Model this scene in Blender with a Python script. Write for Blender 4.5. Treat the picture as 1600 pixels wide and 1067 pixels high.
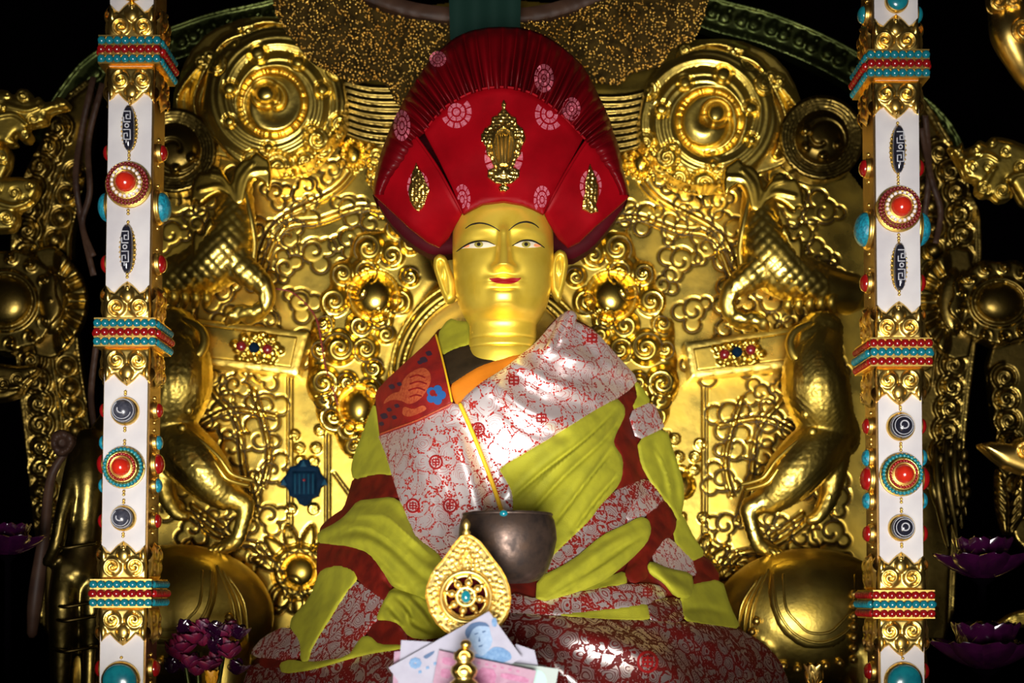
import bpy, math, random
import numpy as np
from mathutils import Vector, Matrix
from mathutils.geometry import delaunay_2d_cdt

for o in list(bpy.data.objects):
    bpy.data.objects.remove(o)
S = bpy.context.scene
COL = S.collection
rng = random.Random(7)

# ------------------------------------------------------------------ camera, light, exposure
D, F, EYE, EYEPY = 2.2, 2200.0, 0.142, 925.0        # camera distance, focal length in px, eye height, horizon row
cam_d = bpy.data.cameras.new('camera')
cam = bpy.data.objects.new('camera', cam_d); COL.objects.link(cam)
cam.location = (0, -D, EYE); cam.rotation_euler = (math.pi/2, 0, 0)
cam_d.sensor_width = 36.0; cam_d.lens = 36.0*F/1600.0
cam_d.shift_y = (EYEPY-533.5)/1600.0                # rising front: verticals stay vertical
cam_d.clip_start = 0.02
cam_d.dof.use_dof = True; cam_d.dof.focus_distance = 2.06; cam_d.dof.aperture_fstop = 3.6
S.camera = cam

W = bpy.data.worlds.new('World'); S.world = W; W.use_nodes = True
_b = W.node_tree.nodes['Background']
_b.inputs[0].default_value = (0.85, 0.55, 0.40, 1); _b.inputs[1].default_value = 0.007

def area(name, loc, target, sx, sy, power, col, spread=180):
    l = bpy.data.lights.new(name, 'AREA'); l.shape = 'RECTANGLE'; l.size = sx; l.size_y = sy
    l.energy = power; l.color = col; l.spread = math.radians(spread)
    o = bpy.data.objects.new(name, l); COL.objects.link(o); o.location = loc
    o.rotation_euler = (Vector(target)-Vector(loc)).to_track_quat('-Z', 'Y').to_euler()
    return o
def lamp(name, loc, power, col, r=0.03):
    l = bpy.data.lights.new(name, 'POINT'); l.energy = power; l.color = col; l.shadow_soft_size = r
    o = bpy.data.objects.new(name, l); COL.objects.link(o); o.location = loc
    return o
area('doorway_daylight', (-0.06, -3.0, -0.40), (0, 0, 0.40), 1.2, 1.1, 13, (1.0, 0.97, 0.92), 40)
lamp('butter_lamp_light', (0.42, -0.75, -0.03), 0.40, (1.0, 0.70, 0.36))
lamp('butter_lamp_light', (-0.45, -0.75, -0.03), 0.40, (1.0, 0.70, 0.36))
S.view_settings.view_transform = 'Standard'; S.view_settings.look = 'None'
S.view_settings.gamma = 1.0; S.view_settings.use_curve_mapping = False
S.view_settings.exposure = 0.0

# ------------------------------------------------------------------ helpers
def P(px, py, Y):
    px, py, Y = np.broadcast_arrays(np.asarray(px, float), np.asarray(py, float), np.asarray(Y, float)); k = (Y+D)/F
    return np.stack([(px-800)*k, Y+0*k, EYE+(EYEPY-py)*k], -1)
def K(Y): return (Y+D)/F
WL = {}
def tag(o, label=None, cat=None, group=None, kind=None):
    if label: o['label'] = label
    if cat: o['category'] = cat
    if group: o['group'] = group
    if kind: o['kind'] = kind
    return o
def thing(name, label, cat, loc=(0, 0, 0), group=None):
    o = bpy.data.objects.new(name, None); o.empty_display_size = 0.02; COL.objects.link(o)
    o.location = loc; WL[o.name] = Vector(loc)
    return tag(o, label, cat, group)
def wl(o): return WL[o.name] if o else Vector((0, 0, 0))
def obj(name, v, f, mat, parent=None, smooth=True):
    v = np.asarray(v, float)
    c = (v.min(0)+v.max(0))/2
    me = bpy.data.meshes.new(name)
    if isinstance(f, np.ndarray):
        me.vertices.add(len(v)); me.vertices.foreach_set('co', (v-c).astype(np.float32).ravel())
        n = f.shape[1]
        me.loops.add(f.size); me.polygons.add(len(f))
        me.loops.foreach_set('vertex_index', f.astype(np.int32).ravel())
        me.polygons.foreach_set('loop_start', np.arange(0, f.size, n, dtype=np.int32))
        try: me.polygons.foreach_set('loop_total', np.full(len(f), n, np.int32))
        except Exception: pass
        me.update(calc_edges=True); me.validate()
    else:
        me.from_pydata((v-c).tolist(), [], [list(map(int, q)) for q in f]); me.update()
    me.polygons.foreach_set('use_smooth', np.full(len(me.polygons), smooth))
    return link(name, me, Vector(c), mat, parent)
def link(name, me, c, mat, parent=None):
    if mat is not None and len(me.materials) == 0: me.materials.append(mat)
    o = bpy.data.objects.new(name, me); COL.objects.link(o)
    o.location = Vector(c)-wl(parent)
    if parent: o.parent = parent
    WL[o.name] = Vector(c)
    return o
def cat_(parts):
    vs, fs, n = [], [], 0
    for v, f in parts:
        vs.append(np.asarray(v, float)); fs += [[i+n for i in q] for q in f]; n += len(v)
    return np.concatenate(vs), fs
def catmull(pts, n=8, closed=False):
    p = np.asarray(pts, float); m = len(p); out = []
    rngi = range(m) if closed else range(m-1)
    for i in rngi:
        if closed: a, b, c, d = p[i-1], p[i], p[(i+1) % m], p[(i+2) % m]
        else: a, b, c, d = p[max(i-1, 0)], p[i], p[i+1], p[min(i+2, m-1)]
        for t in np.arange(n)/n:
            out.append(0.5*(2*b+(c-a)*t+(2*a-5*b+4*c-d)*t*t+(3*b-a-3*c+d)*t**3))
    if not closed: out.append(p[-1])
    return np.array(out)
def tube(pts, rad, seg=10, n=5):
    """swept tube through 3-D points, radius per point, rounded closed ends"""
    p = np.asarray(pts, float); r = np.broadcast_to(np.asarray(rad, float), (len(p),))
    q = catmull(np.column_stack([p, r]), n) if len(p) > 2 else np.column_stack([p, r])
    c, rr = q[:, :3], np.maximum(q[:, 3], 1e-5)
    T = np.gradient(c, axis=0); T /= np.linalg.norm(T, axis=1)[:, None]+1e-12
    ref = np.array([0, 1, 0.]) if abs(T[0][1]) < 0.9 else np.array([1, 0, 0.])
    v = []; u = None
    a = np.arange(seg)*2*math.pi/seg
    rings = [(c[0]-T[0]*rr[0]*.7, T[0], rr[0]*.6)]+[(c[i], T[i], rr[i]) for i in range(len(c))]+[(c[-1]+T[-1]*rr[-1]*.7, T[-1], rr[-1]*.6)]
    for cc, t, rad_ in rings:
        u = ref-t*np.dot(ref, t) if u is None else u-t*np.dot(u, t)
        u /= np.linalg.norm(u)+1e-12; w = np.cross(t, u)
        v.append(cc+rad_*(np.cos(a)[:, None]*u+np.sin(a)[:, None]*w))
    m = len(rings); v = np.concatenate(v); f = []
    for i in range(m-1):
        for j in range(seg):
            k = (j+1) % seg; f.append([i*seg+j, i*seg+k, (i+1)*seg+k, (i+1)*seg+j])
    f.append(list(range(seg))[::-1]); f.append([(m-1)*seg+j for j in range(seg)])
    return v, f
def ball(c, r, nu=16, nv=10):
    r = np.broadcast_to(np.asarray(r, float), (3,)); v = [[0, 0, 1]]; f = []
    for i in range(1, nv):
        t = math.pi*i/nv
        for j in range(nu):
            a = 2*math.pi*j/nu; v.append([math.sin(t)*math.cos(a), math.sin(t)*math.sin(a), math.cos(t)])
    v.append([0, 0, -1]); e = len(v)-1
    for j in range(nu):
        k = (j+1) % nu; f.append([0, 1+j, 1+k]); f.append([e, e-nu+k, e-nu+j])
        for i in range(nv-2): f.append([1+i*nu+j, 1+(i+1)*nu+j, 1+(i+1)*nu+k, 1+i*nu+k])
    return np.array(v)*r+np.asarray(c, float), f
def lathe(prof, c, n=40, axis='z', cap=True):
    """profile of (radius, height) turned about z (or pointing at -y)"""
    v = []; f = []; m = len(prof)
    for r, h in prof:
        for j in range(n):
            a = 2*math.pi*j/n
            v.append([r*math.cos(a), r*math.sin(a), h] if axis == 'z' else [r*math.cos(a), -h, r*math.sin(a)] if axis == 'y' else [h, r*math.cos(a), r*math.sin(a)] if axis == 'x' else [-h, r*math.cos(a), r*math.sin(a)])
    for i in range(m-1):
        for j in range(n):
            k = (j+1) % n; f.append([i*n+j, i*n+k, (i+1)*n+k, (i+1)*n+j])
    if cap: f.append(list(range(n))[::-1]); f.append([(m-1)*n+j for j in range(n)])
    return np.array(v)+np.asarray(c, float), f
def box(x0, x1, y0, y1, z0, z1):
    v = np.array([[x, y, z] for x in (x0, x1) for y in (y0, y1) for z in (z0, z1)], float)
    return v, [[0, 1, 3, 2], [4, 6, 7, 5], [0, 4, 5, 1], [2, 3, 7, 6], [0, 2, 6, 4], [1, 5, 7, 3]]
def segdist(px, py, pts):
    """distance to a polyline and position (0..1) along it"""
    p = np.asarray(pts, float); a, b = p[:-1], p[1:]
    d = b-a; L2 = (d**2).sum(1)+1e-12; n = len(a)
    best = np.full(px.shape, 1e9); tt = np.zeros(px.shape)
    for i in range(n):
        t = np.clip(((px-a[i, 0])*d[i, 0]+(py-a[i, 1])*d[i, 1])/L2[i], 0, 1)
        dd = np.hypot(px-a[i, 0]-t*d[i, 0], py-a[i, 1]-t*d[i, 1])
        m = dd < best; best = np.where(m, dd, best); tt = np.where(m, (i+t)/n, tt)
    return best, tt
def inside(px, py, poly):
    p = np.asarray(poly, float); r = np.zeros(px.shape, bool); j = len(p)-1
    for i in range(len(p)):
        xi, yi, xj, yj = p[i, 0], p[i, 1], p[j, 0], p[j, 1]
        if yi != yj:
            r ^= ((yi > py) != (yj > py)) & (px < (xj-xi)*(py-yi)/(yj-yi)+xi)
        j = i
    return r
def chaikin(p, it=1):
    p = np.asarray(p, float)
    for _ in range(it):
        q = np.roll(p, -1, 0); p = np.stack([.8*p+.2*q, .2*p+.8*q], 1).reshape(-1, 2)
    return p
def resample(p, s):
    out = []
    for i in range(len(p)):
        a, b = p[i], p[(i+1) % len(p)]; n = max(1, int(round(np.hypot(*(b-a))/s)))
        out += [a+(b-a)*t/n for t in range(n)]
    return np.array(out)
def grow(p, e):
    p = np.asarray(p, float); q = np.roll(p, -1, 0)
    A = (p[:, 0]*q[:, 1]-q[:, 0]*p[:, 1]).sum()
    a = np.roll(p, 1, 0); b = np.roll(p, -1, 0)
    t = b-a; t /= np.hypot(t[:, 0], t[:, 1])[:, None]+1e-9
    n = np.column_stack([t[:, 1], -t[:, 0]])*(1 if A > 0 else -1)
    return p+n*e
def tri2d(poly, s, smooth=1, grow_by=0):
    p = chaikin(poly, smooth) if smooth else np.asarray(poly, float)
    p = resample(p, s)
    if grow_by: p = grow(p, grow_by)
    x0, y0 = p.min(0); x1, y1 = p.max(0)
    gx, gy = np.meshgrid(np.arange(x0, x1, s), np.arange(y0, y1, s*.87))
    gx = gx+(np.arange(gx.shape[0]) % 2)[:, None]*s*.5
    gx, gy = gx.ravel(), gy.ravel(); m = inside(gx, gy, p); gx, gy = gx[m], gy[m]
    cl = np.vstack([p, p[:1]])
    d, _ = segdist(gx, gy, cl); m = d > s*.55; gx, gy = gx[m], gy[m]
    vs = [Vector(q) for q in p]+[Vector((a, b)) for a, b in zip(gx, gy)]
    n = len(p)
    r = delaunay_2d_cdt(vs, [(i, (i+1) % n) for i in range(n)], [], 1, 1e-4)
    v = np.array([(q[0], q[1]) for q in r[0]]); f = np.array([list(q) for q in r[2] if len(q) == 3])
    # image y points down: seen from the camera, wind so that normals face it
    A = v[f[:, 1]]-v[f[:, 0]]; B = v[f[:, 2]]-v[f[:, 0]]
    neg = (A[:, 0]*B[:, 1]-A[:, 1]*B[:, 0]) > 0
    f[neg] = f[neg][:, [0, 2, 1]]
    d, _ = segdist(v[:, 0], v[:, 1], cl)
    return v, f, d
def shell(v3, f, thick):
    """front sheet plus side walls and a back, thickness along +y"""
    n = len(v3); e = {}
    for t in f:
        for a, b in ((t[0], t[1]), (t[1], t[2]), (t[2], t[0])):
            e[(a, b)] = e.get((a, b), 0)+1
    bd = [(a, b) for (a, b) in e if (b, a) not in e]
    back = v3+np.array([0, thick, 0])
    fs = [list(t) for t in f]+[[t[0]+n, t[2]+n, t[1]+n] for t in f]
    V = [v3, back]; base = 2*n; idx = {}
    extra = []
    for a, b in bd:
        for q in (a, b):
            if q not in idx: idx[q] = base+len(extra); extra += [v3[q], back[q]]
        fs.append([idx[b], idx[a], idx[a]+1, idx[b]+1])
    return np.concatenate(V+([np.array(extra)] if extra else [])), fs
def patch(name, poly, depth, mat, parent=None, thick=.003, s=4.0, roll=0.0, rollw=6.0, smooth=1, grow_by=0):
    v, f, d = tri2d(poly, s, smooth, grow_by)
    Y = depth(v[:, 0], v[:, 1]) if callable(depth) else np.full(len(v), float(depth))
    if roll:
        t = np.clip(d/rollw, 0, 1); Y = Y+roll*(1-np.sqrt(1-(1-t)**2))
    V, fs = shell(P(v[:, 0], v[:, 1], Y), f, thick)
    return obj(name, V, fs, mat, parent)

class HF:
    """height field in picture units, for chased and embossed metal"""
    def __init__(s, x0, y0, x1, y1, st):
        s.x0, s.y0, s.st = x0, y0, st
        s.xs = np.arange(x0, x1+st, st); s.ys = np.arange(y0, y1+st, st)
        s.X, s.Y = np.meshgrid(s.xs, s.ys); s.H = np.zeros(s.X.shape); s.G = np.zeros(s.X.shape)
    def win(s, x0, y0, x1, y1):
        i0 = max(0, int((x0-s.x0)/s.st)); i1 = max(0, int((x1-s.x0)/s.st)+2)
        j0 = max(0, int((y0-s.y0)/s.st)); j1 = max(0, int((y1-s.y0)/s.st)+2)
        return np.s_[j0:j1, i0:i1]
    def _w(s, pts, m):
        p = np.asarray(pts, float)
        return s.win(p[:, 0].min()-m, p[:, 1].min()-m, p[:, 0].max()+m, p[:, 1].max()+m)
    def stroke(s, pts, w0, w1, h0, h1=None, base=0):
        h1 = h0 if h1 is None else h1; w = s._w(pts, max(w0, w1)+2)
        if s.X[w].size == 0: return
        d, t = segdist(s.X[w], s.Y[w], pts); ww = w0+(w1-w0)*t
        v = (h0+(h1-h0)*t)*np.sqrt(np.maximum(0, 1-(d/ww)**2))+np.where(d < ww, base, 0)
        s.H[w] = np.maximum(s.H[w], v)
    def groove(s, pts, wd, dep):
        w = s._w(pts, wd*3+2)
        if s.X[w].size == 0: return
        d, t = segdist(s.X[w], s.Y[w], pts)
        s.G[w] = np.maximum(s.G[w], dep*np.exp(-(d/wd)**2))
    def dome(s, cx, cy, rx, ry=None, h=None, pw=2.0, base=0):
        ry = ry or rx; h = h if h is not None else rx
        w = s.win(cx-rx-2, cy-ry-2, cx+rx+2, cy+ry+2)
        if s.X[w].size == 0: return
        r = np.hypot((s.X[w]-cx)/rx, (s.Y[w]-cy)/ry)
        s.H[w] = np.maximum(s.H[w], h*np.sqrt(np.maximum(0, 1-r**pw))+np.where(r < 1, base, 0))
    def bump(s, cx, cy, r, h):
        w = s.win(cx-r-2, cy-r-2, cx+r+2, cy+r+2)
        if s.X[w].size == 0: return
        e = np.hypot((s.X[w]-cx)/r, (s.Y[w]-cy)/r); b = s.H[w]; c = np.median(b[e < 1]) if (e < 1).any() else 0
        s.H[w] = np.where(e < 1, b*.3+c*.7+h*np.sqrt(np.maximum(0, 1-e**2.4)), b); s.G[w] = np.where(e < 1, 0, s.G[w])
    def ring(s, cx, cy, r, wd, h):
        a = np.linspace(0, 2*math.pi, 40); s.stroke(np.column_stack([cx+r*np.cos(a), cy+r*np.sin(a)]), wd, wd, h)
    def ringgroove(s, cx, cy, r, wd, dep):
        a = np.linspace(0, 2*math.pi, 40); s.groove(np.column_stack([cx+r*np.cos(a), cy+r*np.sin(a)]), wd, dep)
    def spiral(s, cx, cy, r, a0, dr, turns=1.4, r1=.12, n=26):
        t = np.linspace(0, 1, n); rr = r*(1-(1-r1)*t); a = a0+dr*t*turns*2*math.pi
        return np.column_stack([cx+rr*np.cos(a), cy+rr*np.sin(a)])
    def curl(s, cx, cy, r, a0=0, dr=1, h=None, g=None, turns=1.35, pw=3):
        h = h if h is not None else r*.6
        s.dome(cx, cy, r, r, h, pw)
        s.groove(s.spiral(cx, cy, r*.74, a0, dr, turns), max(r*.085, s.st*.75), g if g is not None else h*.45)
        s.dome(cx, cy, r*.2, r*.2, h*1.12, 2)
    def comma(s, cx, cy, r, a0, dr=1, w=None, h=None, turns=1.0, tail=1.0):
        """a tapering scroll that coils into a bead"""
        w = w or r*.34; h = h or w
        sp = s.spiral(cx, cy, r, a0, dr, turns, .18)
        s.stroke(sp, w*.35*tail, w, h*.5, h); s.dome(sp[-1, 0], sp[-1, 1], w*1.35, w*1.35, h*1.3)
    def inflate(s, poly, h, edge, base=0):
        p = np.asarray(poly, float); w = s._w(p, 2)
        if s.X[w].size == 0: return
        m = inside(s.X[w], s.Y[w], p); d, _ = segdist(s.X[w], s.Y[w], np.vstack([p, p[:1]]))
        t = np.clip(d/edge, 0, 1)
        s.H[w] = np.maximum(s.H[w], np.where(m, base+h*np.sqrt(1-(1-t)**2), 0))
    def at(s, px, py):
        u = np.clip((px-s.x0)/s.st, 0, len(s.xs)-1.001); v = np.clip((py-s.y0)/s.st, 0, len(s.ys)-1.001)
        i, j = u.astype(int), v.astype(int); a, b = u-i, v-j; Z = s.H-s.G
        return (Z[j, i]*(1-a)+Z[j, i+1]*a)*(1-b)+(Z[j+1, i]*(1-a)+Z[j+1, i+1]*a)*b
    def relief(s, name, poly, Y0, mat, parent, sp=2.5, thick=.008, roll=.004, rollw=4, smooth=1):
        k = K(Y0)
        return patch(name, poly, lambda x, y: Y0-s.at(x, y)*k, mat, parent, thick, sp, roll, rollw, smooth)
    def sheet(s, name, Yf, mat, parent, mask=None):
        k = K(.35); Z = Yf(s.X, s.Y)-(s.H-s.G)*k
        V = P(s.X.ravel(), s.Y.ravel(), Z.ravel()); nr, nc = s.X.shape
        i = np.arange(nr*nc).reshape(nr, nc)
        q = np.stack([i[:-1, :-1], i[1:, :-1], i[1:, 1:], i[:-1, 1:]], -1).reshape(-1, 4)
        if mask is not None:
            ok = mask(s.X, s.Y).ravel(); q = q[ok[q].all(1)]
            u = np.unique(q); mp = np.zeros(nr*nc, int); mp[u] = np.arange(len(u)); V = V[u]; q = mp[q]
        return obj(name, V, q, mat, parent)
def mir(pts, ax, dy=0): return [(2*ax-x, y+dy) for x, y in pts]
def arc(cx, cy, r, a0, a1, n=24, ry=None):
    a = np.radians(np.linspace(a0, a1, n)); return np.column_stack([cx+r*np.cos(a), cy-(ry or r)*np.sin(a)])
def band(pts, w):
    p = np.asarray(pts, float); t = np.gradient(p, axis=0); t /= np.hypot(t[:, 0], t[:, 1])[:, None]
    n = np.column_stack([-t[:, 1], t[:, 0]]); w = np.broadcast_to(w, (len(p),))[:, None]
    return np.vstack([p+n*w/2, (p-n*w/2)[::-1]])
def tps(ctrl):
    c = np.array(ctrl, float); x = c[:, :2]/100; n = len(c)
    def phi(r2): return .5*r2*np.log(r2+1e-9)
    A = np.zeros((n+3, n+3)); A[:n, :n] = phi(((x[:, None]-x[None])**2).sum(-1))+np.eye(n)*.02
    A[:n, n] = 1; A[:n, n+1:] = x; A[n, :n] = 1; A[n+1:, :n] = x.T
    w = np.linalg.solve(A, np.concatenate([c[:, 2], [0, 0, 0]]))
    def f(px, py):
        px, py = np.asarray(px, float)/100, np.asarray(py, float)/100
        r = w[n]+w[n+1]*px+w[n+2]*py
        for i in range(n): r = r+w[i]*phi((px-x[i, 0])**2+(py-x[i, 1])**2)
        return r
    return f
def blob(name, parts, mat, parent, voxel=.004, smooth=6, scales=None):
    """closed shapes fused into one continuous skin"""
    v, f = cat_(parts)
    me = bpy.data.meshes.new('tmp'); me.from_pydata(v.tolist(), [], [list(map(int, q)) for q in f]); me.update()
    o = bpy.data.objects.new('tmp', me); COL.objects.link(o)
    m = o.modifiers.new('r', 'REMESH'); m.mode = 'VOXEL'; m.voxel_size = voxel
    m2 = o.modifiers.new('s', 'SMOOTH'); m2.factor = .5; m2.iterations = smooth
    dg = bpy.context.evaluated_depsgraph_get(); dg.update()
    r = bpy.data.meshes.new_from_object(o.evaluated_get(dg))
    n = len(r.vertices); co = np.zeros(n*3); r.vertices.foreach_get('co', co); co = co.reshape(-1, 3)
    no = np.zeros(n*3); r.vertices.foreach_get('normal', no); no = no.reshape(-1, 3)
    fs = [list(p.vertices) for p in r.polygons]
    bpy.data.objects.remove(o); bpy.data.meshes.remove(me); bpy.data.meshes.remove(r)
    if scales is not None: co = co+no*scales(co)[:, None]
    return obj(name, co, fs, mat, parent)

# ------------------------------------------------------------------ materials
def nodes(name):
    m = bpy.data.materials.new(name); m.use_nodes = True
    return m, m.node_tree.nodes, m.node_tree.links, m.node_tree.nodes['Principled BSDF']
def mat(name, col, metal=0, rough=.5, col2=None, nscale=20, bump=0, bscale=200, spec=None, emit=None, trans=0, coat=0, sheen=0, rvar=0, lo=.4, hi=.65):
    m, N, L, b = nodes(name)
    b.inputs['Base Color'].default_value = (*col, 1); b.inputs['Metallic'].default_value = metal; b.inputs['Roughness'].default_value = rough
    if spec is not None: b.inputs['Specular IOR Level'].default_value = spec
    if trans: b.inputs['Transmission Weight'].default_value = trans
    if coat: b.inputs['Coat Weight'].default_value = coat; b.inputs['Coat Roughness'].default_value = .12
    if sheen: b.inputs['Sheen Weight'].default_value = sheen
    if emit: b.inputs['Emission Color'].default_value = (*emit[:3], 1); b.inputs['Emission Strength'].default_value = emit[3]
    tc = N.new('ShaderNodeTexCoord')
    if col2 or rvar:
        n = N.new('ShaderNodeTexNoise'); n.inputs['Scale'].default_value = nscale; n.inputs['Detail'].default_value = 5
        L.new(tc.outputs['Object'], n.inputs['Vector'])
        r = N.new('ShaderNodeMapRange'); r.inputs[1].default_value = lo; r.inputs[2].default_value = hi
        L.new(n.outputs['Fac'], r.inputs[0])
        if col2:
            mx = N.new('ShaderNodeMix'); mx.data_type = 'RGBA'; mx.inputs[6].default_value = (*col, 1); mx.inputs[7].default_value = (*col2, 1)
            L.new(r.outputs[0], mx.inputs[0]); L.new(mx.outputs[2], b.inputs['Base Color'])
        if rvar:
            mr = N.new('ShaderNodeMapRange'); mr.inputs[3].default_value = rough; mr.inputs[4].default_value = rough+rvar
            L.new(r.outputs[0], mr.inputs[0]); L.new(mr.outputs[0], b.inputs['Roughness'])
    if bump:
        n2 = N.new('ShaderNodeTexNoise'); n2.inputs['Scale'].default_value = bscale; n2.inputs['Detail'].default_value = 3
        L.new(tc.outputs['Object'], n2.inputs['Vector'])
        bp = N.new('ShaderNodeBump'); bp.inputs['Strength'].default_value = bump; bp.inputs['Distance'].default_value = .002
        L.new(n2.outputs['Fac'], bp.inputs['Height']); L.new(bp.outputs[0], b.inputs['Normal'])
    return m
def gold(name, a, b_, rough=.3, rvar=.12, bump=.08, bscale=120, nscale=14):
    return mat(name, a, 1, rough, b_, nscale, bump, bscale, rvar=rvar)
M = dict(
    panel=gold('gilded_repousse', (.88, .62, .115), (.60, .39, .055), .24, .13, .12, 45),
    gold=gold('bright_gilding', (.95, .68, .20), (.82, .52, .12), .27, .12, .06, 110),
    beast=gold('aged_gilt_bronze', (.78, .57, .125), (.48, .33, .055), .30, .14, .20, 120),
    dark=gold('tarnished_shaded_gilt', (.30, .21, .05), (.11, .07, .016), .25, .14, .22, 80),
    shade=gold('shadow_gilt', (.13, .095, .025), (.05, .032, .010), .26, .16, .20, 80),  # gilt with the shadow beyond the pillars put into its colour
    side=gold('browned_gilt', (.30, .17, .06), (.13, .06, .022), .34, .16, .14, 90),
    green=gold('green_tarnished_gilt', (.085, .10, .03), (.03, .04, .012), .36, .15, .12, 90),
    filig=gold('pale_gold_filigree', (.95, .70, .24), (.85, .57, .15), .40, .10, .05, 300),
    skin=mat('gold_painted_skin', (.95, .67, .075), .66, .37, (.86, .58, .05), 30, .04, 180),
    groove_shade=mat('patina_groove_shade', (.07, .038, .006), .4, .5, (.035, .018, .004), 60),  # dark tubes along the grooves: part patina, part groove shade put into colour
    cream=mat('mother_of_pearl_panel', (.60, .57, .575), 0, .38, (.50, .47, .49), 16, .03, 60, coat=.25),
    brown=mat('brown_lacquered_wood', (.05, .025, .015), 0, .5, (.025, .012, .008), 20, .05, 60, spec=.15),
    black=mat('dark_wall_plaster', (.0012, .0008, .0013), 0, .95, (.0008, .0006, .001), 6, .1, 30, spec=0),
    wood=mat('dark_altar_wood', (.018, .008, .006), 0, .5, (.010, .005, .004), 10, .1, 40),
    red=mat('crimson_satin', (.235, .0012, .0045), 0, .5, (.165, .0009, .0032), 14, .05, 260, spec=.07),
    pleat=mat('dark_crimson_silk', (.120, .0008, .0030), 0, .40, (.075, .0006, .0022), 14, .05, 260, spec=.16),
    lining=mat('maroon_lining', (.06, .001, .004), 0, .7, (.04, .001, .003), 12, spec=.1),
    pink=mat('pale_pink_weave', (.46, .12, .16), 0, .5, (.36, .06, .09), 300, lo=.45, hi=.55),
    lime=mat('yellow_green_cloth', (.37, .35, .012), 0, .8, (.29, .28, .009), 40, .35, 900),
    maroon=mat('maroon_brocade_ground', (.15, .008, .003), 0, .6, (.075, .004, .002), 40, .25, 700, spec=.25),
    orange=mat('orange_silk', (.70, .20, .003), 0, .7, (.62, .17, .003), 30, .1, 500),
    yellow=mat('yellow_cord', (.85, .50, .012), 0, .6),
    collar=mat('dark_brown_collar', (.035, .022, .010), 0, .8, (.02, .013, .006), 30, .2, 500, spec=.1),
    scarlet=mat('scarlet_embroidered_silk', (.27, .008, .005), 0, .6, (.17, .005, .005), 40, .15, 500),
    dragon=mat('orange_embroidery', (.46, .085, .025), 0, .6, (.34, .04, .014), 200, .3, 500),
    blue=mat('blue_embroidery', (.02, .10, .30), 0, .55),
    indigo=mat('indigo_embroidery', (.03, .012, .03), 0, .6),
    bronze=mat('worn_dark_bronze', (.13, .085, .065), .75, .36, (.05, .035, .03), 60, .12, 160, rvar=.2),
    turq=mat('turquoise_stone', (.008, .20, .24), 0, .22, (.005, .14, .19), 80, coat=.4),
    turqr=mat('rough_turquoise', (.01, .26, .36), 0, .35, (.01, .12, .18), 250, .8, 220),
    coral=mat('red_coral', (.30, .006, .006), 0, .2, (.22, .004, .005), 60, coat=.5),
    coralb=mat('orange_red_coral', (.62, .028, .010), 0, .18, (.50, .018, .008), 60, coat=.5),
    garnet=mat('garnet_bead', (.16, .006, .010), 0, .25, coat=.4),
    pearl=mat('seed_pearl', (.80, .70, .68), 0, .25, coat=.5),
    onyx=mat('black_agate', (.015, .015, .025), 0, .15, coat=.5),
    white=mat('white_agate_line', (.50, .50, .54), 0, .4),
    grey=mat('grey_agate', (.035, .037, .055), 0, .25, (.07, .07, .09), 150, coat=.3),
    sapph=mat('dark_teal_enamel', (.002, .014, .032), 0, .7, (.001, .008, .02), 60, spec=.05),
    sapphl=mat('teal_enamel_rim', (.004, .040, .070), 0, .6, spec=.1),
    eyew=mat('painted_eye_white', (.66, .58, .44), 0, .4),
    iris=mat('painted_iris', (.30, .25, .05), 0, .3),
    ink=mat('black_paint', (.010, .008, .006), 0, .5),
    eyepink=mat('painted_eye_corner', (.80, .30, .12), 0, .5),
    lip=mat('red_painted_lips', (.26, .003, .006), 0, .55, spec=.2),
    wire=mat('dark_red_wire', (.16, .012, .012), 0, .4),
    petal=mat('purple_glass', (.040, .003, .030), 0, .10, (.018, .002, .016), 30, trans=.35),
    petal2=mat('magenta_silk_flower', (.17, .004, .026), 0, .5, (.06, .003, .035), 60),
    leafy=mat('yellow_flower', (.75, .33, .01), 0, .5),
    paper=mat('white_banknote_paper', (.31, .30, .37), 0, .7, (.28, .27, .34), 60),
    paperp=mat('pink_banknote_paper', (.34, .20, .27), 0, .7, (.27, .14, .21), 90),
    paperg=mat('pale_green_banknote_paper', (.33, .38, .36), 0, .7),
    inkb=mat('blue_banknote_ink', (.055, .15, .31), 0, .6, (.11, .22, .38), 250),
    inkl=mat('pale_blue_banknote_ink', (.17, .26, .40), 0, .6, (.22, .31, .44), 250),
    inkd=mat('dark_blue_banknote_ink', (.015, .06, .16), 0, .6),
    inkp=mat('purple_banknote_ink', (.30, .08, .18), 0, .6, (.38, .14, .25), 200),
    inkg=mat('green_banknote_ink', (.32, .50, .44), 0, .6),
)
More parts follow.
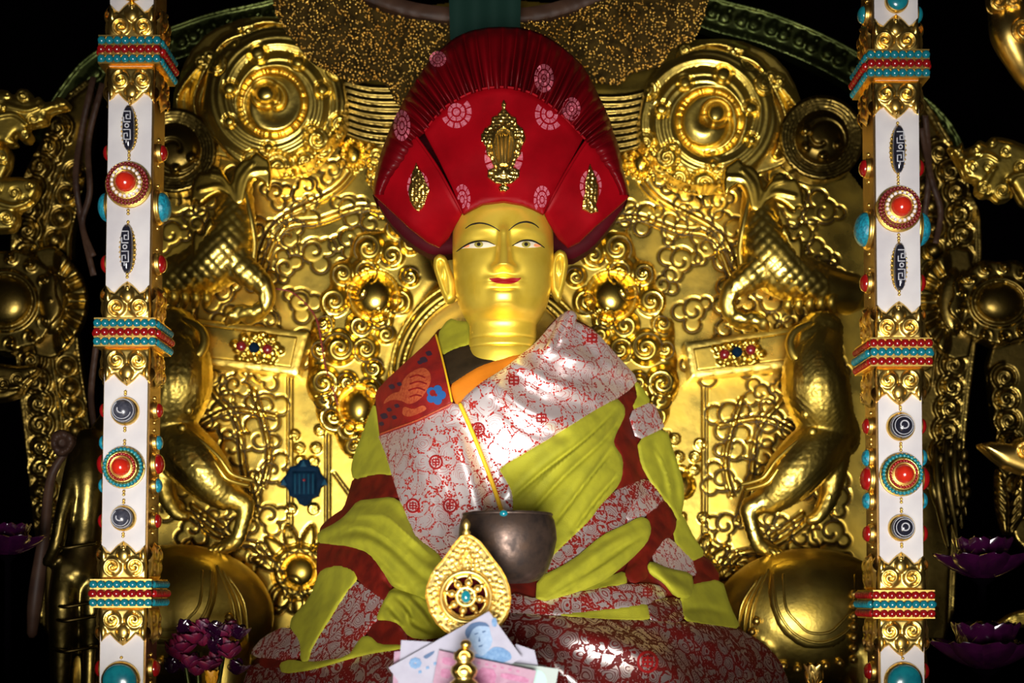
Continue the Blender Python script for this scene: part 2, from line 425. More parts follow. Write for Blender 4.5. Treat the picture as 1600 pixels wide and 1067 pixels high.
def brocade(name, edge, ringw, plain, scale, ground, silver, metal, rough, dot):
    """silver thread on red silk: cloud scrolls outlined by the red ground"""
    m, N, L, b = nodes(name)
    tc = N.new('ShaderNodeTexCoord')
    nz = N.new('ShaderNodeTexNoise'); nz.inputs['Scale'].default_value = 48*scale; nz.inputs['Detail'].default_value = 1
    L.new(tc.outputs['Object'], nz.inputs['Vector'])
    sc = N.new('ShaderNodeVectorMath'); sc.operation = 'SCALE'; sc.inputs['Scale'].default_value = .016/scale
    L.new(nz.outputs['Color'], sc.inputs[0])
    ad = N.new('ShaderNodeVectorMath'); L.new(tc.outputs['Object'], ad.inputs[0]); L.new(sc.outputs[0], ad.inputs[1])
    v1 = N.new('ShaderNodeTexVoronoi'); v1.feature = 'DISTANCE_TO_EDGE'; v1.inputs['Scale'].default_value = 42*scale
    v2 = N.new('ShaderNodeTexVoronoi'); v2.inputs['Scale'].default_value = 42*scale
    L.new(ad.outputs[0], v1.inputs['Vector']); L.new(ad.outputs[0], v2.inputs['Vector'])
    def mth(op, a, c=None, x=None):
        n = N.new('ShaderNodeMath'); n.operation = op
        for i, q in enumerate((a, c, x)):
            if q is None: continue
            if isinstance(q, (int, float)): n.inputs[i].default_value = q
            else: L.new(q, n.inputs[i])
        return n.outputs[0]
    rings = mth('SINE', mth('MULTIPLY', v2.outputs['Distance'], 46.0))
    r1 = mth('GREATER_THAN', rings, ringw)
    dots = N.new('ShaderNodeTexVoronoi'); dots.inputs['Scale'].default_value = 330*scale; L.new(tc.outputs['Object'], dots.inputs['Vector'])
    dm = mth('LESS_THAN', dots.outputs['Distance'], dot)
    e1 = mth('MULTIPLY', mth('LESS_THAN', v1.outputs['Distance'], edge), dm)
    big = N.new('ShaderNodeTexNoise'); big.inputs['Scale'].default_value = 34*scale; big.inputs['Detail'].default_value = 2
    L.new(tc.outputs['Object'], big.inputs['Vector'])
    keep = mth('GREATER_THAN', big.outputs['Fac'], .47)
    pl = mth('MULTIPLY', mth('LESS_THAN', big.outputs['Fac'], plain), dm)
    red = mth('MAXIMUM', mth('MAXIMUM', e1, mth('MULTIPLY', r1, keep)), pl)
    b.inputs['Base Color'].default_value = (*ground, 1); b.inputs['Roughness'].default_value = .6; b.inputs['Specular IOR Level'].default_value = .25
    s = N.new('ShaderNodeBsdfPrincipled'); s.inputs['Base Color'].default_value = (*silver, 1)
    s.inputs['Metallic'].default_value = metal; s.inputs['Roughness'].default_value = rough
    bp = N.new('ShaderNodeBump'); bp.inputs['Strength'].default_value = .25; bp.inputs['Distance'].default_value = .001
    L.new(red, bp.inputs['Height']); L.new(bp.outputs[0], s.inputs['Normal']); L.new(bp.outputs[0], b.inputs['Normal'])
    und = N.new('ShaderNodeBsdfDiffuse'); und.inputs['Color'].default_value = (ground[0]*.9, ground[1]*2, ground[2]*2, 1)
    thr = N.new('ShaderNodeMixShader'); thr.inputs[0].default_value = .14; L.new(s.outputs[0], thr.inputs[1]); L.new(und.outputs[0], thr.inputs[2])
    mix = N.new('ShaderNodeMixShader'); L.new(red, mix.inputs[0]); L.new(thr.outputs[0], mix.inputs[1]); L.new(b.outputs[0], mix.inputs[2])
    L.new(mix.outputs[0], N['Material Output'].inputs['Surface'])
    return m
M['brocade'] = brocade('silver_brocade', .050, .92, .37, .95, (.34, .016, .010), (1.0, .96, .95), .72, .42, .55)
M['brocade2'] = brocade('red_silver_brocade', .075, .55, .42, .95, (.11, .004, .003), (.95, .86, .84), .95, .42, .75)
M['brocade3'] = brocade('bright_red_silver_brocade', .065, .75, .42, .95, (.20, .008, .005), (1.0, .94, .93), .82, .43, .65)

# ------------------------------------------------------------------ setting
FLOOR = -0.08
v, f = box(-2.2, 2.2, -0.72, 1.3, FLOOR-.06, FLOOR); tag(obj('floor', v, f, M['wood'], smooth=False), kind='structure')
v, f = box(-2.2, 2.2, 1.25, 1.35, FLOOR, 2.2); tag(obj('wall_back', v, f, M['black'], smooth=False), kind='structure')

# ------------------------------------------------------------------ throne back: chased gilt field
YB = 0.35
TB = thing('gilded_aureole', 'tall gilded throne back embossed with scrolls, behind the seated statue', 'throne back', (-.02, YB, FLOOR))
h = HF(225, -40, 1375, 1130, 1.6)
AX = 777; CXR = 770
def motif(h, cx, cy, s, ang, fl):
    """chased cloud leaf: a curled main lobe and two side lobes"""
    ca, sa = math.cos(ang), math.sin(ang)*1
    def q(x, y): return (cx+(x*ca-y*fl*sa)*s, cy+(x*sa+y*fl*ca)*s)
    s *= 1.12; hh = s*.12
    for (x, y, r) in ((0, 0, 1), (1.15, .35, .72), (.55, -1.0, .70), (-.9, .75, .5)):
        a, b = q(x, y); h.dome(a, b, r*s, r*s, hh*(r*.5+.5), 7)
    for (x, y, r) in ((0, 0, 1.06), (1.15, .35, .78), (.55, -1.0, .76), (-.9, .75, .56)):
        a, b = q(x, y); run = []
        m = [(a+r*s*math.cos(t), b+r*s*math.sin(t)) for t in np.linspace(0, 6.3, 26)]
        keep = [p for p in m if min(math.hypot(p[0]-q(x2, y2)[0], p[1]-q(x2, y2)[1])/(r2*s) for (x2, y2, r2) in ((0, 0, 1), (1.15, .35, .72), (.55, -1., .70), (-.9, .75, .5))) > .97]
        for p0, p1 in zip(keep[:-1], keep[1:]):
            if math.hypot(p1[0]-p0[0], p1[1]-p0[1]) < s*.5:
                h.groove([p0, p1], 1.6, 1.6)
                if run and run[-1] == p0: run.append(p1)
                else:
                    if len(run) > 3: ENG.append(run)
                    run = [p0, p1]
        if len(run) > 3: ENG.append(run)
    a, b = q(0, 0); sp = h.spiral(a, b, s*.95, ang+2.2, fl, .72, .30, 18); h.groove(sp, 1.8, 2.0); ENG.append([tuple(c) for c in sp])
ENG = []
taken = []
def free(x, y, r): return all(math.hypot(x-a, y-b) > r+c for a, b, c in taken)
taken += [(430, 150, 120), (1105, 185, 118), (585, 462, 60), (955, 465, 60), (540, 560, 60), (1005, 560, 60), (770, 590, 165)]
def vine(pts, w=5):
    c = catmull(pts, 8); h.stroke(c, w, w*.6, 4.5); n = band(c, w*2.3); m = len(c)
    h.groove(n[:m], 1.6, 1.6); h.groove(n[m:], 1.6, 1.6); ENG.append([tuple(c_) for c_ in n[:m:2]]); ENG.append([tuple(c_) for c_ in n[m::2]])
placed = []
for sgn in (0, 1):
    f_ = (lambda p: mir(p, AX, 14)) if sgn else (lambda p: p)
    for p in ([(405, 440), (440, 360), (500, 345), (560, 325), (600, 330)], [(400, 420), (430, 350), (520, 300), (550, 270)],
              [(330, 610), (370, 660), (380, 730), (400, 800)], [(300, 670), (360, 640), (430, 650)],
              [(290, 800), (340, 835), (400, 850)], [(300, 790), (350, 825)], [(395, 610), (420, 700), (410, 760)], [(340, 860), (390, 850), (440, 900)]):
        vine(f_(p), 4.5)
    for (x, y, s, a) in ((470, 330, 15, .3), (505, 345, 16, 2.2), (545, 322, 15, 1.0), (575, 335, 14, 4.), (450, 372, 15, 5.), (490, 392, 17, .8), (525, 385, 13, 3.),
                         (440, 415, 17, 4.2), (490, 425, 15, 2.), (470, 470, 16, 1.2), (505, 455, 13, 0), (430, 300, 13, 1.0), (480, 290, 14, 2.0), (545, 290, 14, .5), (520, 265, 12, 3.2),
                         (350, 645, 19, 2.4), (415, 635, 18, 1.), (430, 600, 14, 3.3), (365, 600, 13, .2), (405, 685, 17, 4.), (360, 700, 15, 2.), (425, 735, 16, .2),
                         (385, 745, 17, 2.6), (420, 775, 14, 5.), (420, 805, 15, 1.), (300, 825, 15, 2.), (335, 805, 12, .6), (395, 870, 15, 3.), (365, 860, 14, 1.), (430, 845, 16, 2.),
                         (330, 590, 12, 4), (300, 660, 15, 1), (345, 455, 18, 3.3), (380, 440, 13, 1.), (330, 480, 14, 0), (420, 500, 14, 2.2), (440, 930, 17, .3), (420, 960, 16, 2), (300, 870, 14, 2), (410, 905, 14, 4.)):
        X, Y_ = f_([(x, y)])[0]
        if any(math.hypot(X-a_, Y_-b_) < 1.38*(s+c_) for a_, b_, c_ in placed): continue
        placed.append((X, Y_, s))
        motif(h, X, Y_, s, a if not sgn else math.pi-a, -1 if sgn else 1)
    # pilaster lines and lotus below the enamel tile
    for xx in (450, 455, 509, 514): h.groove(f_([(xx, 590 if xx < 460 else 660), (xx, 838)]), 1.6, 3)
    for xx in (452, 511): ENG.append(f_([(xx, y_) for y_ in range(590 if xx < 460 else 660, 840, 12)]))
    for (x, y) in ((460, 680), (468, 700), (500, 672), (494, 700), (455, 795), (490, 795), (470, 720), (490, 722)):
        X, Y_ = f_([(x, y)])[0]; h.curl(X, Y_, 9, x, 1, 5, 3)
    for a in (-75, -45, -15, 15, 45, 75, 180, 150, 210):
        c = f_([(468, 893)])[0]; r = math.radians(a-90)
        cc = (c[0]+54*math.cos(r), c[1]+54*math.sin(r)); po = []
        for t in np.linspace(0, 2*math.pi, 14, endpoint=False):
            u, w = 24*math.cos(t), 12*math.sin(t)*(1-.25*math.cos(t)); po.append((cc[0]+u*math.cos(r)-w*math.sin(r), cc[1]+u*math.sin(r)+w*math.cos(r)))
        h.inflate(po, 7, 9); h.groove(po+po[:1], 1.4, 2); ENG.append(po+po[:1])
    X, Y_ = f_([(468, 893)])[0]; h.ring(X, Y_, 34, 7, 8); h.dome(X, Y_, 25, 25, 16); h.ringgroove(X, Y_, 43, 1.6, 4)
    X, Y_ = f_([(490, 745)])[0]
    if sgn: h.dome(X+0, Y_, 22, 22, 14)
    for xx, a in ((520, 18), (523, 18)): h.groove(f_([(xx, 720+a), (xx+35, 768+a)]), 1.4, 2); ENG.append(f_([(xx, 720+a), (xx+18, 745+a), (xx+35, 768+a)]))
    # jewelled tassel beside the hat
    X, Y_ = f_([(552, 240)])[0]; h.dome(X, Y_, 14, 19, 13)
    for k in range(14):
        t = k/14*6.28; h.dome(X+18*math.cos(t), Y_+24*math.sin(t), 4.5, 4.5, 8)
    for k in range(9): h.dome(X+(26+7*(k % 3))*(1 if not sgn else -1), Y_+16+13*(k//3)+4*(k % 2), 5, 5, 7)
    h.curl(X+(38 if not sgn else -38), Y_+2, 15, 1, 1, 9, 4)
# fill what is left of the field with smaller leaves
rn = random.Random(21)
for _ in range(2600):
    x, y, s = rn.uniform(245, 1310), rn.uniform(250, 960), rn.uniform(12, 19)
    if 600 < x < 960 and y > 250: continue
    if math.hypot(x-CXR, y-590) < 190: continue
    if any(a0 < x < a1 and b0 < y < b1 for a0, a1, b0, b1 in ((446, 600, 575, 960), (950, 1110, 590, 975), (520, 620, 180, 270), (930, 1030, 195, 285))): continue
    if any(math.hypot(x-a_, y-b_) < 1.36*(s+c_) for a_, b_, c_ in placed): continue
    if math.hypot(x-428, y-155) < 112 or math.hypot(x-1107, y-185) < 108 or math.hypot(x-555, y-540) < 90 or math.hypot(x-985, y-540) < 90: continue
    placed.append((x, y, s)); motif(h, x, y, s, rn.uniform(0, 6.28), rn.choice((-1, 1)))
obj_panel = h.sheet('embossed_panel', lambda x, y: YB+np.clip((140-y)/900, 0, 1)*.10-.000000*x, M['panel'], TB,
                    lambda x, y: np.hypot((x-AX)/700, (y-700)/700) < 1.0)
PY = lambda x, y: YB+np.clip((140-y)/900, 0, 1)*.10
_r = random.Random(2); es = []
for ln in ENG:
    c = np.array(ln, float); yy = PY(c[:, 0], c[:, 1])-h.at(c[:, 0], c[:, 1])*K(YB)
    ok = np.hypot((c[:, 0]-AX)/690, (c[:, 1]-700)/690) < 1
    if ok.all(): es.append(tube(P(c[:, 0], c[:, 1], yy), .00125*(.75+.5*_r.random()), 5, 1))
obj('engraved_shade_lines', *cat_(es), M['groove_shade'], TB)
for sgn in (0, 1):     # fluted wings between the volutes and the hat
    f_ = (lambda p: mir(p, AX, 14)) if sgn else (lambda p: p)
    wp = f_([(498, 112), (540, 124), (585, 133), (650, 132), (650, 240), (600, 232), (545, 215), (500, 190)])
    hw_ = HF(min(p[0] for p in wp)-3, 100, max(p[0] for p in wp)+3, 262, 1.6)
    for k in range(10): hw_.stroke(catmull(f_([(496, 114+k*8.5), (540, 128+k*10), (585, 137+k*10.5), (652, 136+k*11)]), 8), 5.2, 5.2, 6)
    hw_.relief('fluted_wing', wp, YB-.012, M['dark'], TB, 2.4, .012, .003, 4)  # dark gilt puts the shade of the tucked-in wings into their colour
v, f = box(*(P([250, 1310], [1000, 1000], YB+.03)[:, 0]), YB+.12, YB+.16, FLOOR, 1.05)
obj('backing_board', v, f, M['brown'], TB, smooth=False)

# halo rim and cloud ring
YH = 0.30; CX, CY = 770, 590
h = HF(470, 340, 1075, 730, 1.5)
for r, w in ((139, 3.5), (150, 7.5), (161, 3.5)): h.stroke(arc(CX, CY, r, -20, 200, 80), w, w, w*.9)
rim = band(arc(CX, CY, 151, -15, 195, 60), 29)
h.relief('halo_rim', rim, YH-.012, M['panel'], TB, 2.5, .02, .003, 3, 0)
h2 = HF(460, 330, 1085, 740, 1.5)
clouds_L = [(575, 387, 25, 2.4, 1), (535, 427, 20, 1, 1), (522, 470, 24, .5, 1), (612, 398, 21, 3, -1), (622, 352, 24, 1, 1), (640, 432, 17, 0, -1), (563, 508, 22, 5, 1), (596, 500, 19, 4, -1),
            (504, 505, 19, 2, -1), (530, 543, 27, 3.4, 1), (500, 545, 18, 1, 1), (571, 545, 22, 1.5, 1), (583, 575, 18, 0, -1), (603, 522, 16, 4, 1), (505, 598, 26, 2, -1), (520, 650, 25, .4, 1),
            (543, 597, 18, 3, 1), (508, 625, 19, 3, -1), (545, 668, 21, 1, 1), (553, 698, 20, 2, -1), (640, 378, 20, 2, 1), (570, 425, 22, 1, -1), (555, 455, 18, 0, 1), (622, 470, 22, 2, -1), (580, 610, 22, 4, 1), (590, 660, 24, 3, -1)]
E2 = ([], [])
bossL = [(584, 462, 32, 31), (560, 636, 26, 29)]
for sgn in (0, 1):
    for (x, y, r, a, d) in clouds_L:
        X = 1540-x if sgn else x; r *= 1.17; h2.curl(X, y, r, (math.pi-a) if sgn else a, -d if sgn else d, 12+r*.52, r*.16, 1.25, 2.3); E2[sgn].append(h2.spiral(X, y, r*.80, (math.pi-a) if sgn else a, -d if sgn else d, 1.15, .2))
    base = [(600, 350), (560, 368), (512, 430), (500, 480), (485, 540), (486, 600), (500, 660), (530, 700), (570, 715), (600, 700), (614, 600), (640, 510), (690, 440), (660, 370)]
    h2.inflate(mir(base, CX) if sgn else base, 13, 24)
    for (x, y, rx, ry) in bossL:
        X = 1540-x if sgn else x
        w = h2.win(X-rx-14, y-ry-14, X+rx+14, y+ry+14); dd = np.hypot((h2.X[w]-X)/rx, (h2.Y[w]-y)/ry)
        h2.H[w] = np.where(dd < 1.28, 10, h2.H[w])
        # heart shaped boss with a pointed top
        top = np.clip((y-h2.Y[w])/ry, 0, 1.3); e = np.hypot((h2.X[w]-X)/(rx*(1-.28*top**2)), (h2.Y[w]-y)/(ry*1.08))
        h2.H[w] = np.where(e < 1, 10+24*np.sqrt(np.maximum(0, 1-e**2)), h2.H[w])
        h2.ringgroove(X, y, rx*1.16, 2.2, 5)
        h2.dome(X+(-1 if sgn else 1)*rx*.28, y+ry*.75, 10, 9, 30); h2.dome(X+(-1 if sgn else 1)*rx*.75, y+ry*.8, 14, 12, 24)
for sgn in (0, 1):
    out = [(605, 345), (598, 362), (560, 362), (548, 385), (545, 405), (520, 410), (514, 428), (516, 447), (499, 460), (499, 480), (507, 492), (487, 500), (485, 520), (486, 540), (481, 560), (482, 580), (477, 600), (482, 620), (492, 632), (494, 652), (506, 672), (522, 678), (533, 705), (552, 719), (575, 718), (590, 735), (640, 735), (640, 600), (625, 520), (700, 440), (690, 380), (660, 335), (625, 328)]
    h2.relief('cloud_scrolls', mir(out, CX) if sgn else out, YH, M['panel'], TB, 2.2, .03, .008, 5)

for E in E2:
    for c in E: obj('engraved_shade_spiral', *tube(P(c[:, 0], c[:, 1], YH-h2.at(c[:, 0], c[:, 1])*K(YH)), .0012, 5, 1), M['groove_shade'], TB)
# jewelled brackets
for sgn in (0, 1):
    q = [(300, 497), (482, 519), (464, 586), (300, 566)] if not sgn else [(1253, 508), (1070, 535), (1080, 591), (1253, 571)]
    q2 = [(300, 503), (467, 525), (456, 576), (300, 558)] if not sgn else [(1253, 514), (1081, 543), (1088, 581), (1253, 562)]
    hb = HF(290, 490, 1265, 600, 1.5)
    c = (403, 545) if not sgn else (1155, 550)
    for k in range(26):
        t = k*2.399; r = 5.5*math.sqrt(k)+3; hb.dome(c[0]+r*1.25*math.cos(t), c[1]+r*.85*math.sin(t), 6.5, 6, 5)
    hb.groove(np.array(q2+q2[:1]), 1.5, 3)
    b = patch('bracket', q, lambda x, y: YB-.058, M['beast'], TB, .06, 4, .002, 3, 0)
    hb.relief('bracket_plate', q2, YB-.060, M['panel'], b, 2, .003, .002, 3, 0)
    for j, (dx, mm) in enumerate(((-26, 'garnet'), (-6, 'sapph'), (15, 'garnet'))):
        dy = dx*.12 if not sgn else -dx*.17
        ctr = P(c[0]+dx+(3 if sgn else 0), c[1]+dy-1, YB-.068)
        vv, ff = ball(ctr, (.0095, .008, .0095)); obj('gem', vv, ff, M[mm], b)
# enamel tile on the left pilaster
def star(cx, cy, s): return [(cx+x*s, cy+y*s) for x, y in ((-6, -36), (0, -38), (8, -36), (10, -28), (22, -26), (25, -16), (36, -4), (25, 8), (22, 20), (12, 24), (8, 32), (0, 36), (-8, 32), (-12, 24), (-22, 20), (-26, 8), (-38, -2), (-26, -16), (-22, -26), (-12, -28))]
t = patch('enamel_tile', star(475, 755, 1.0), YB-.020, M['sapph'], TB, .018, 3, .003, 3, 0)
t2 = patch('tile_boss', [(456, 737), (494, 737), (494, 775), (456, 775)], YB-.027, M['sapph'], t, .010, 3, .003, 3, 0)
for k in range(5): obj('tile_rib', *tube([P(461+k*7, 741, YB-.028), P(461+k*7, 771, YB-.028)], .0018, 6), M['sapphl'], t)
for (a, b) in ((443, 754), (507, 754), (474, 725)): patch('tile_corner', [(a-5, b+4), (a, b-6), (a+5, b+4)], YB-.024, M['sapphl'], t, .006, 3, .001, 2, 0)
obj('gem', *ball(P(475, 750, YB-.030), .0028), M['garnet'], t)

# outer arch of the throne frame
h = HF(60, -30, 1540, 330, 2)
def arch(name, pts, wd, lab, mtl):
    c = catmull(pts, 10); n = band(c, wd); m = len(c)
    h.stroke(n[:m], 5, 5, 6); h.stroke(n[m:], 5, 5, 6); h.stroke(band(c, wd*.72)[:m], 2, 2, 3)
    L = np.concatenate([[0], np.cumsum(np.hypot(*np.diff(c, axis=0).T))]); k = 0
    for s in np.arange(14, L[-1], 24):
        x, y = np.interp(s, L, c[:, 0]), np.interp(s, L, c[:, 1])
        h.curl(x+4*(k % 2), y, 10, k*1.3, 1 if k % 2 else -1, 9, 3); h.dome(x+9, y-11, 5, 5, 6); k += 1
    return h.relief(name, n, YB+.03, mtl, AF, 3, .03, .003, 3, 0)
AF = thing('throne_arch', 'dark green tarnished arch curving over the top of the gilded throne back', 'arch', (-.02, YB+.03, 1.0))
arch('arch_frame', [(70, 225), (112, 155), (165, 100), (262, 70), (335, 45), (420, 26), (520, -2)], 52, '', M['green'])
arch('arch_frame', [(1030, -14), (1117, 22), (1200, 45), (1300, 88), (1400, 150), (1460, 200), (1492, 260)], 52, '', M['green'])

# ------------------------------------------------------------------ volutes (coiled makara tails)
def volute(cx, cy, R, d, seed, lab, ring_in):
    t = thing('gilded_volute', lab, 'ornament', tuple(P(cx, cy, YB)), 'volutes of the throne back')
    h = HF(cx-R*1.35, cy-R*1.35, cx+R*1.35, cy+R*1.45, 1.6)
    dx, dy = h.X-cx, h.Y-cy; r = np.hypot(dx, dy)/R; th = np.arctan2(dy, dx)*d
    ph = (r*2.35-th/(2*math.pi)+seed); fr = ph-np.floor(ph); arm = np.sqrt(np.maximum(0, 1-(2*fr-1)**4))
    rid = .5+.5*np.cos(fr*2*math.pi*4)
    H = R*(.16+.22*np.sqrt(np.maximum(0, 1-(r/1.05)**2)))+arm*R*.10+rid*R*.022*(r > .45)
    h.H = np.where(r < 1.04, H, 0)
    # recessed shell well with its ball
    wx, wy = cx+R*(-.02)*d, cy+R*.05
    e = np.hypot((h.X-wx)/(R*.46), (h.Y-wy)/(R*.46))
    bowl = R*.30+R*.16*np.sqrt(np.maximum(0, 1-(e-.15)**2))*(.75+.25*np.cos(np.arctan2(h.Y-wy, h.X-wx)*d+e*5))
    h.H = np.where(e < 1, bowl, h.H); h.ringgroove(wx, wy, R*.47, R*.035, R*.18)
    h.groove(h.spiral(wx, wy, R*.45, 2.2, d, .8, .2), R*.035, R*.12)
    bx, by = wx-R*.10*d, wy-R*.13
    h.ringgroove(bx, by, R*.19, R*.03, R*.12); h.bump(bx, by, R*.155, R*.15)
    for k, (a, rr, s) in enumerate(((1.0, .64, .10), (1.9, .70, .12), (2.9, .66, .10), (3.6, .72, .08), (5.6, .70, .09), (.2, .72, .10), (4.6, .70, .08))):
        x, y = cx+R*rr*math.cos(a*d if d > 0 else math.pi-a), cy-R*rr*math.sin(a)
        h.bump(x, y, R*s, R*s*.95); h.ringgroove(x, y, R*s*1.12, 2, 4)
    for k, (a, rr, s) in enumerate(((-.75, .86, .17), (-1.1, 1.0, .15), (-1.5, .98, .20), (-1.9, .93, .13), (.45, 1.02, .15), (2.6, 1.0, .15), (2.2, 1.08, .13), (-.35, 1.02, .14))):
        aa = a if d > 0 else math.pi-a
        x, y = cx+R*rr*math.cos(aa), cy-R*rr*math.sin(aa); h.bump(x, y, R*s, R*s*.6); h.groove(h.spiral(x, y, R*s*.8, a*2, d, 1.2), R*.016, R*.06); h.ringgroove(x, y, R*s*1.05, R*.014, R*.05)
    out = [(cx+R*1.06*math.cos(a)*(1+.03*math.sin(7*a)), cy+R*1.06*math.sin(a)*(1+.03*math.sin(7*a))) for a in np.linspace(0, 2*math.pi, 60, endpoint=False)]
    h.relief('coiled_tail', out, YB-.045, M['beast'], t, 2.2, .05, .014, 8, 0)
    # loose outer scroll plumes
    hp = HF(cx-R*1.6, cy-R*1.2, cx+R*1.6, cy+R*1.2, 1.8); s = -d
    for (x0, y0, x1, y1, x2, y2, r) in ((-1.02, .55, -1.18, .0, -.92, -.62, .13), (-1.22, .62, -1.42, .0, -1.05, -.55, .12), (-.55, -1.02, -.1, -1.12, .35, -1.02, .12), (-1.0, -.45, -.75, -.82, -.35, -.98, .13)):
        c = catmull([(cx+s*-x0*R, cy+y0*R), (cx+s*-x1*R, cy+y1*R), (cx+s*-x2*R, cy+y2*R)], 10)
        hp.stroke(c, R*.06, R*.10, R*.14, R*.2); hp.curl(c[-1][0], c[-1][1], R*r, 1, d, R*.24, R*.08)
        hp.stroke(c+np.array([s*-R*.02, 0]), R*.02, R*.03, R*.22)
    poly = [(cx+s*-x*R, cy+y*R) for x, y in ((-.5, .9), (-1.05, .75), (-1.35, .55), (-1.5, .05), (-1.25, -.65), (-.95, -.98), (-.4, -1.2), (.4, -1.18), (.5, -.9), (-.3, -.8), (-.8, -.3), (-.9, .3))]
    hp.relief('scroll_plume', poly, YB-.012, M['beast'], t, 2.4, .02, .004, 4)
    return t
volute(428, 155, 108, 1, .1, 'large gilded coiled volute with beads at the upper left of the throne back', 0)
volute(1107, 185, 104, -1, .4, 'large gilded coiled volute with beads at the upper right of the throne back', 0)
def shellboss(x, y, R, d, lab):
    t = thing('gilded_shell_boss', lab, 'ornament', tuple(P(x, y, YB)), 'round shell bosses beside the pillars')
    h = HF(x-R*1.5, y-R*1.5, x+R*1.5, y+R*1.5, 1.6)
    for k in range(5): h.ring(x, y, R*(1.0+.11*k), R*.07, 7+k)
    h.dome(x, y, R*.93, R*.95, R*.5); h.groove(h.spiral(x, y, R*.8, .5, d, .9, .25), R*.06, R*.12)
    for a in (.4, 1.5, 2.6, 3.6): h.bump(x+R*.62*math.cos(a), y+R*.62*math.sin(a), R*.16, R*.15)
    h.relief('shell', [(x+R*1.45*math.cos(a), y+R*1.45*math.sin(a)) for a in np.linspace(0, 6.283, 40, endpoint=False)], YB-.03, M['dark'], t, 2.4, .03, .006, 5, 0)
shellboss(272, 235, 46, 1, 'round gilded shell boss behind the left pillar, below its top bead band')
shellboss(1284, 215, 46, -1, 'round gilded shell boss behind the right pillar, below its top bead band')

# ------------------------------------------------------------------ beasts
def pk(pts, Y): return [tuple(P(x, y, Y+dy)) for x, y, dy in pts]
def scale_fn(s, amp, test, ang=.75):
    def g(c):
        x, z = c[:, 0]*math.cos(ang)+c[:, 2]*math.sin(ang), -c[:, 0]*math.sin(ang)+c[:, 2]*math.cos(ang)
        p = np.abs(np.sin(math.pi*x/s))*np.abs(np.sin(math.pi*z/s))
        return amp*p**.38*test(c)
    return g
def makara(ax, dy, lab):
    Y0 = YB-.085; k = K(Y0); fx = (lambda pts: [(2*ax-x, y+dy, d) for x, y, d in pts]) if ax else (lambda pts: pts)
    q = lambda pts: pk(fx(pts), Y0)
    t = thing('scaled_makara', lab, 'beast', q([(330, 500, .03)])[0], 'scaled fish-tailed beasts of the throne back')
    r = lambda *a: [x*k for x in a]
    body = [tube(q([(372, 282, .02), (368, 320, .01), (362, 365, -.005), (345, 400, -.01), (310, 425, 0), (262, 440, .02), (225, 450, .04)]), r(20, 28, 36, 42, 38, 34, 34), 18),
            tube(q([(350, 395, -.01), (385, 425, -.02), (412, 445, -.02), (418, 470, -.02), (405, 490, -.015), (385, 498, -.01)]), r(30, 22, 16, 12, 10, 9), 12),
            tube(q([(412, 478, -.02), (395, 488, -.025), (372, 485, -.02), (362, 500, -.012)]), r(9, 9, 8, 5), 10)]
    for a in range(3): body.append(tube(q([(388-a*8, 490+a*2, -.02), (376-a*8, 492, -.025), (368-a*7, 504+a*2, -.015)]), r(6, 5, 2.5), 8))
    x0 = fx([(340, 400, 0)])[0]
    cz = float(P(*x0[:2], Y0)[2])
    blob('body', body, M['beast'], t, .0032, 5, scale_fn(.0150, .0030, lambda c: (c[:, 1] < Y0+.02)*1.0*((np.abs(c[:, 0]-float(P(*x0[:2], Y0)[0])) < .085*1.0) | (c[:, 2] > cz))))
    fin = [(352, 300), (330, 306), (312, 322), (306, 312), (297, 318), (299, 288), (310, 268), (322, 270), (332, 258), (345, 262), (352, 274), (361, 288), (366, 264), (378, 250), (392, 246), (400, 236), (410, 243), (421, 250), (424, 275), (420, 298), (412, 285), (398, 276), (388, 290), (384, 318), (368, 326)]
    hh = HF(280, 220, 440, 340, 1.5); 
    for c in ([(365, 318), (345, 292), (312, 296)], [(375, 312), (388, 272), (415, 266)], [(368, 316), (350, 280), (330, 272)], [(372, 312), (376, 280), (394, 256)]): hh.stroke(catmull(c, 6), 6, 4, 2)
    pf = [(x, y) for x, y in fin]
    kx = (lambda x: 2*ax-x) if ax else (lambda x: x)
    hf = lambda x, y: Y0-.025-hh.at(2*ax-x if ax else x, y-dy if ax else y)*k
    patch('tail_fin', [(kx(x), y+(dy if ax else 0)) for x, y in pf], hf, M['panel'], t, .012, 2.5, .005, 5)
    # flame shaped fin on the breast, belly plates, spine rope
    fl = [(300, 390), (299, 372), (304, 358), (316, 366), (320, 350), (330, 338), (336, 352), (328, 362), (322, 378), (330, 384), (334, 376), (338, 390), (326, 404), (316, 402), (314, 418), (300, 420)]
    patch('flame_fin', [(kx(x), y+(dy if ax else 0)) for x, y in fl], Y0-.048, M['panel'], t, .010, 2.5, .006, 5)
    obj('spine_rope', *tube(q([(384, 300, -.02), (392, 340, -.025), (398, 380, -.02), (396, 412, -.018), (404, 438, -.02)]), r(4, 4.5, 5, 5, 3.5), 8), M['beast'], t)
    for i in range(5):
        obj('belly_plate', *tube(q([(250+i*17, 446+i*2, -.0), (256+i*17, 462+i, -.01), (252+i*17, 478, .01)]), r(7, 8, 5), 8), M['beast'], t)
    return t
makara(None, 0, 'scaled beast with a forked tail fin clutching the left jewelled bracket')
makara(777, 10, 'scaled beast with a forked tail fin clutching the right jewelled bracket')

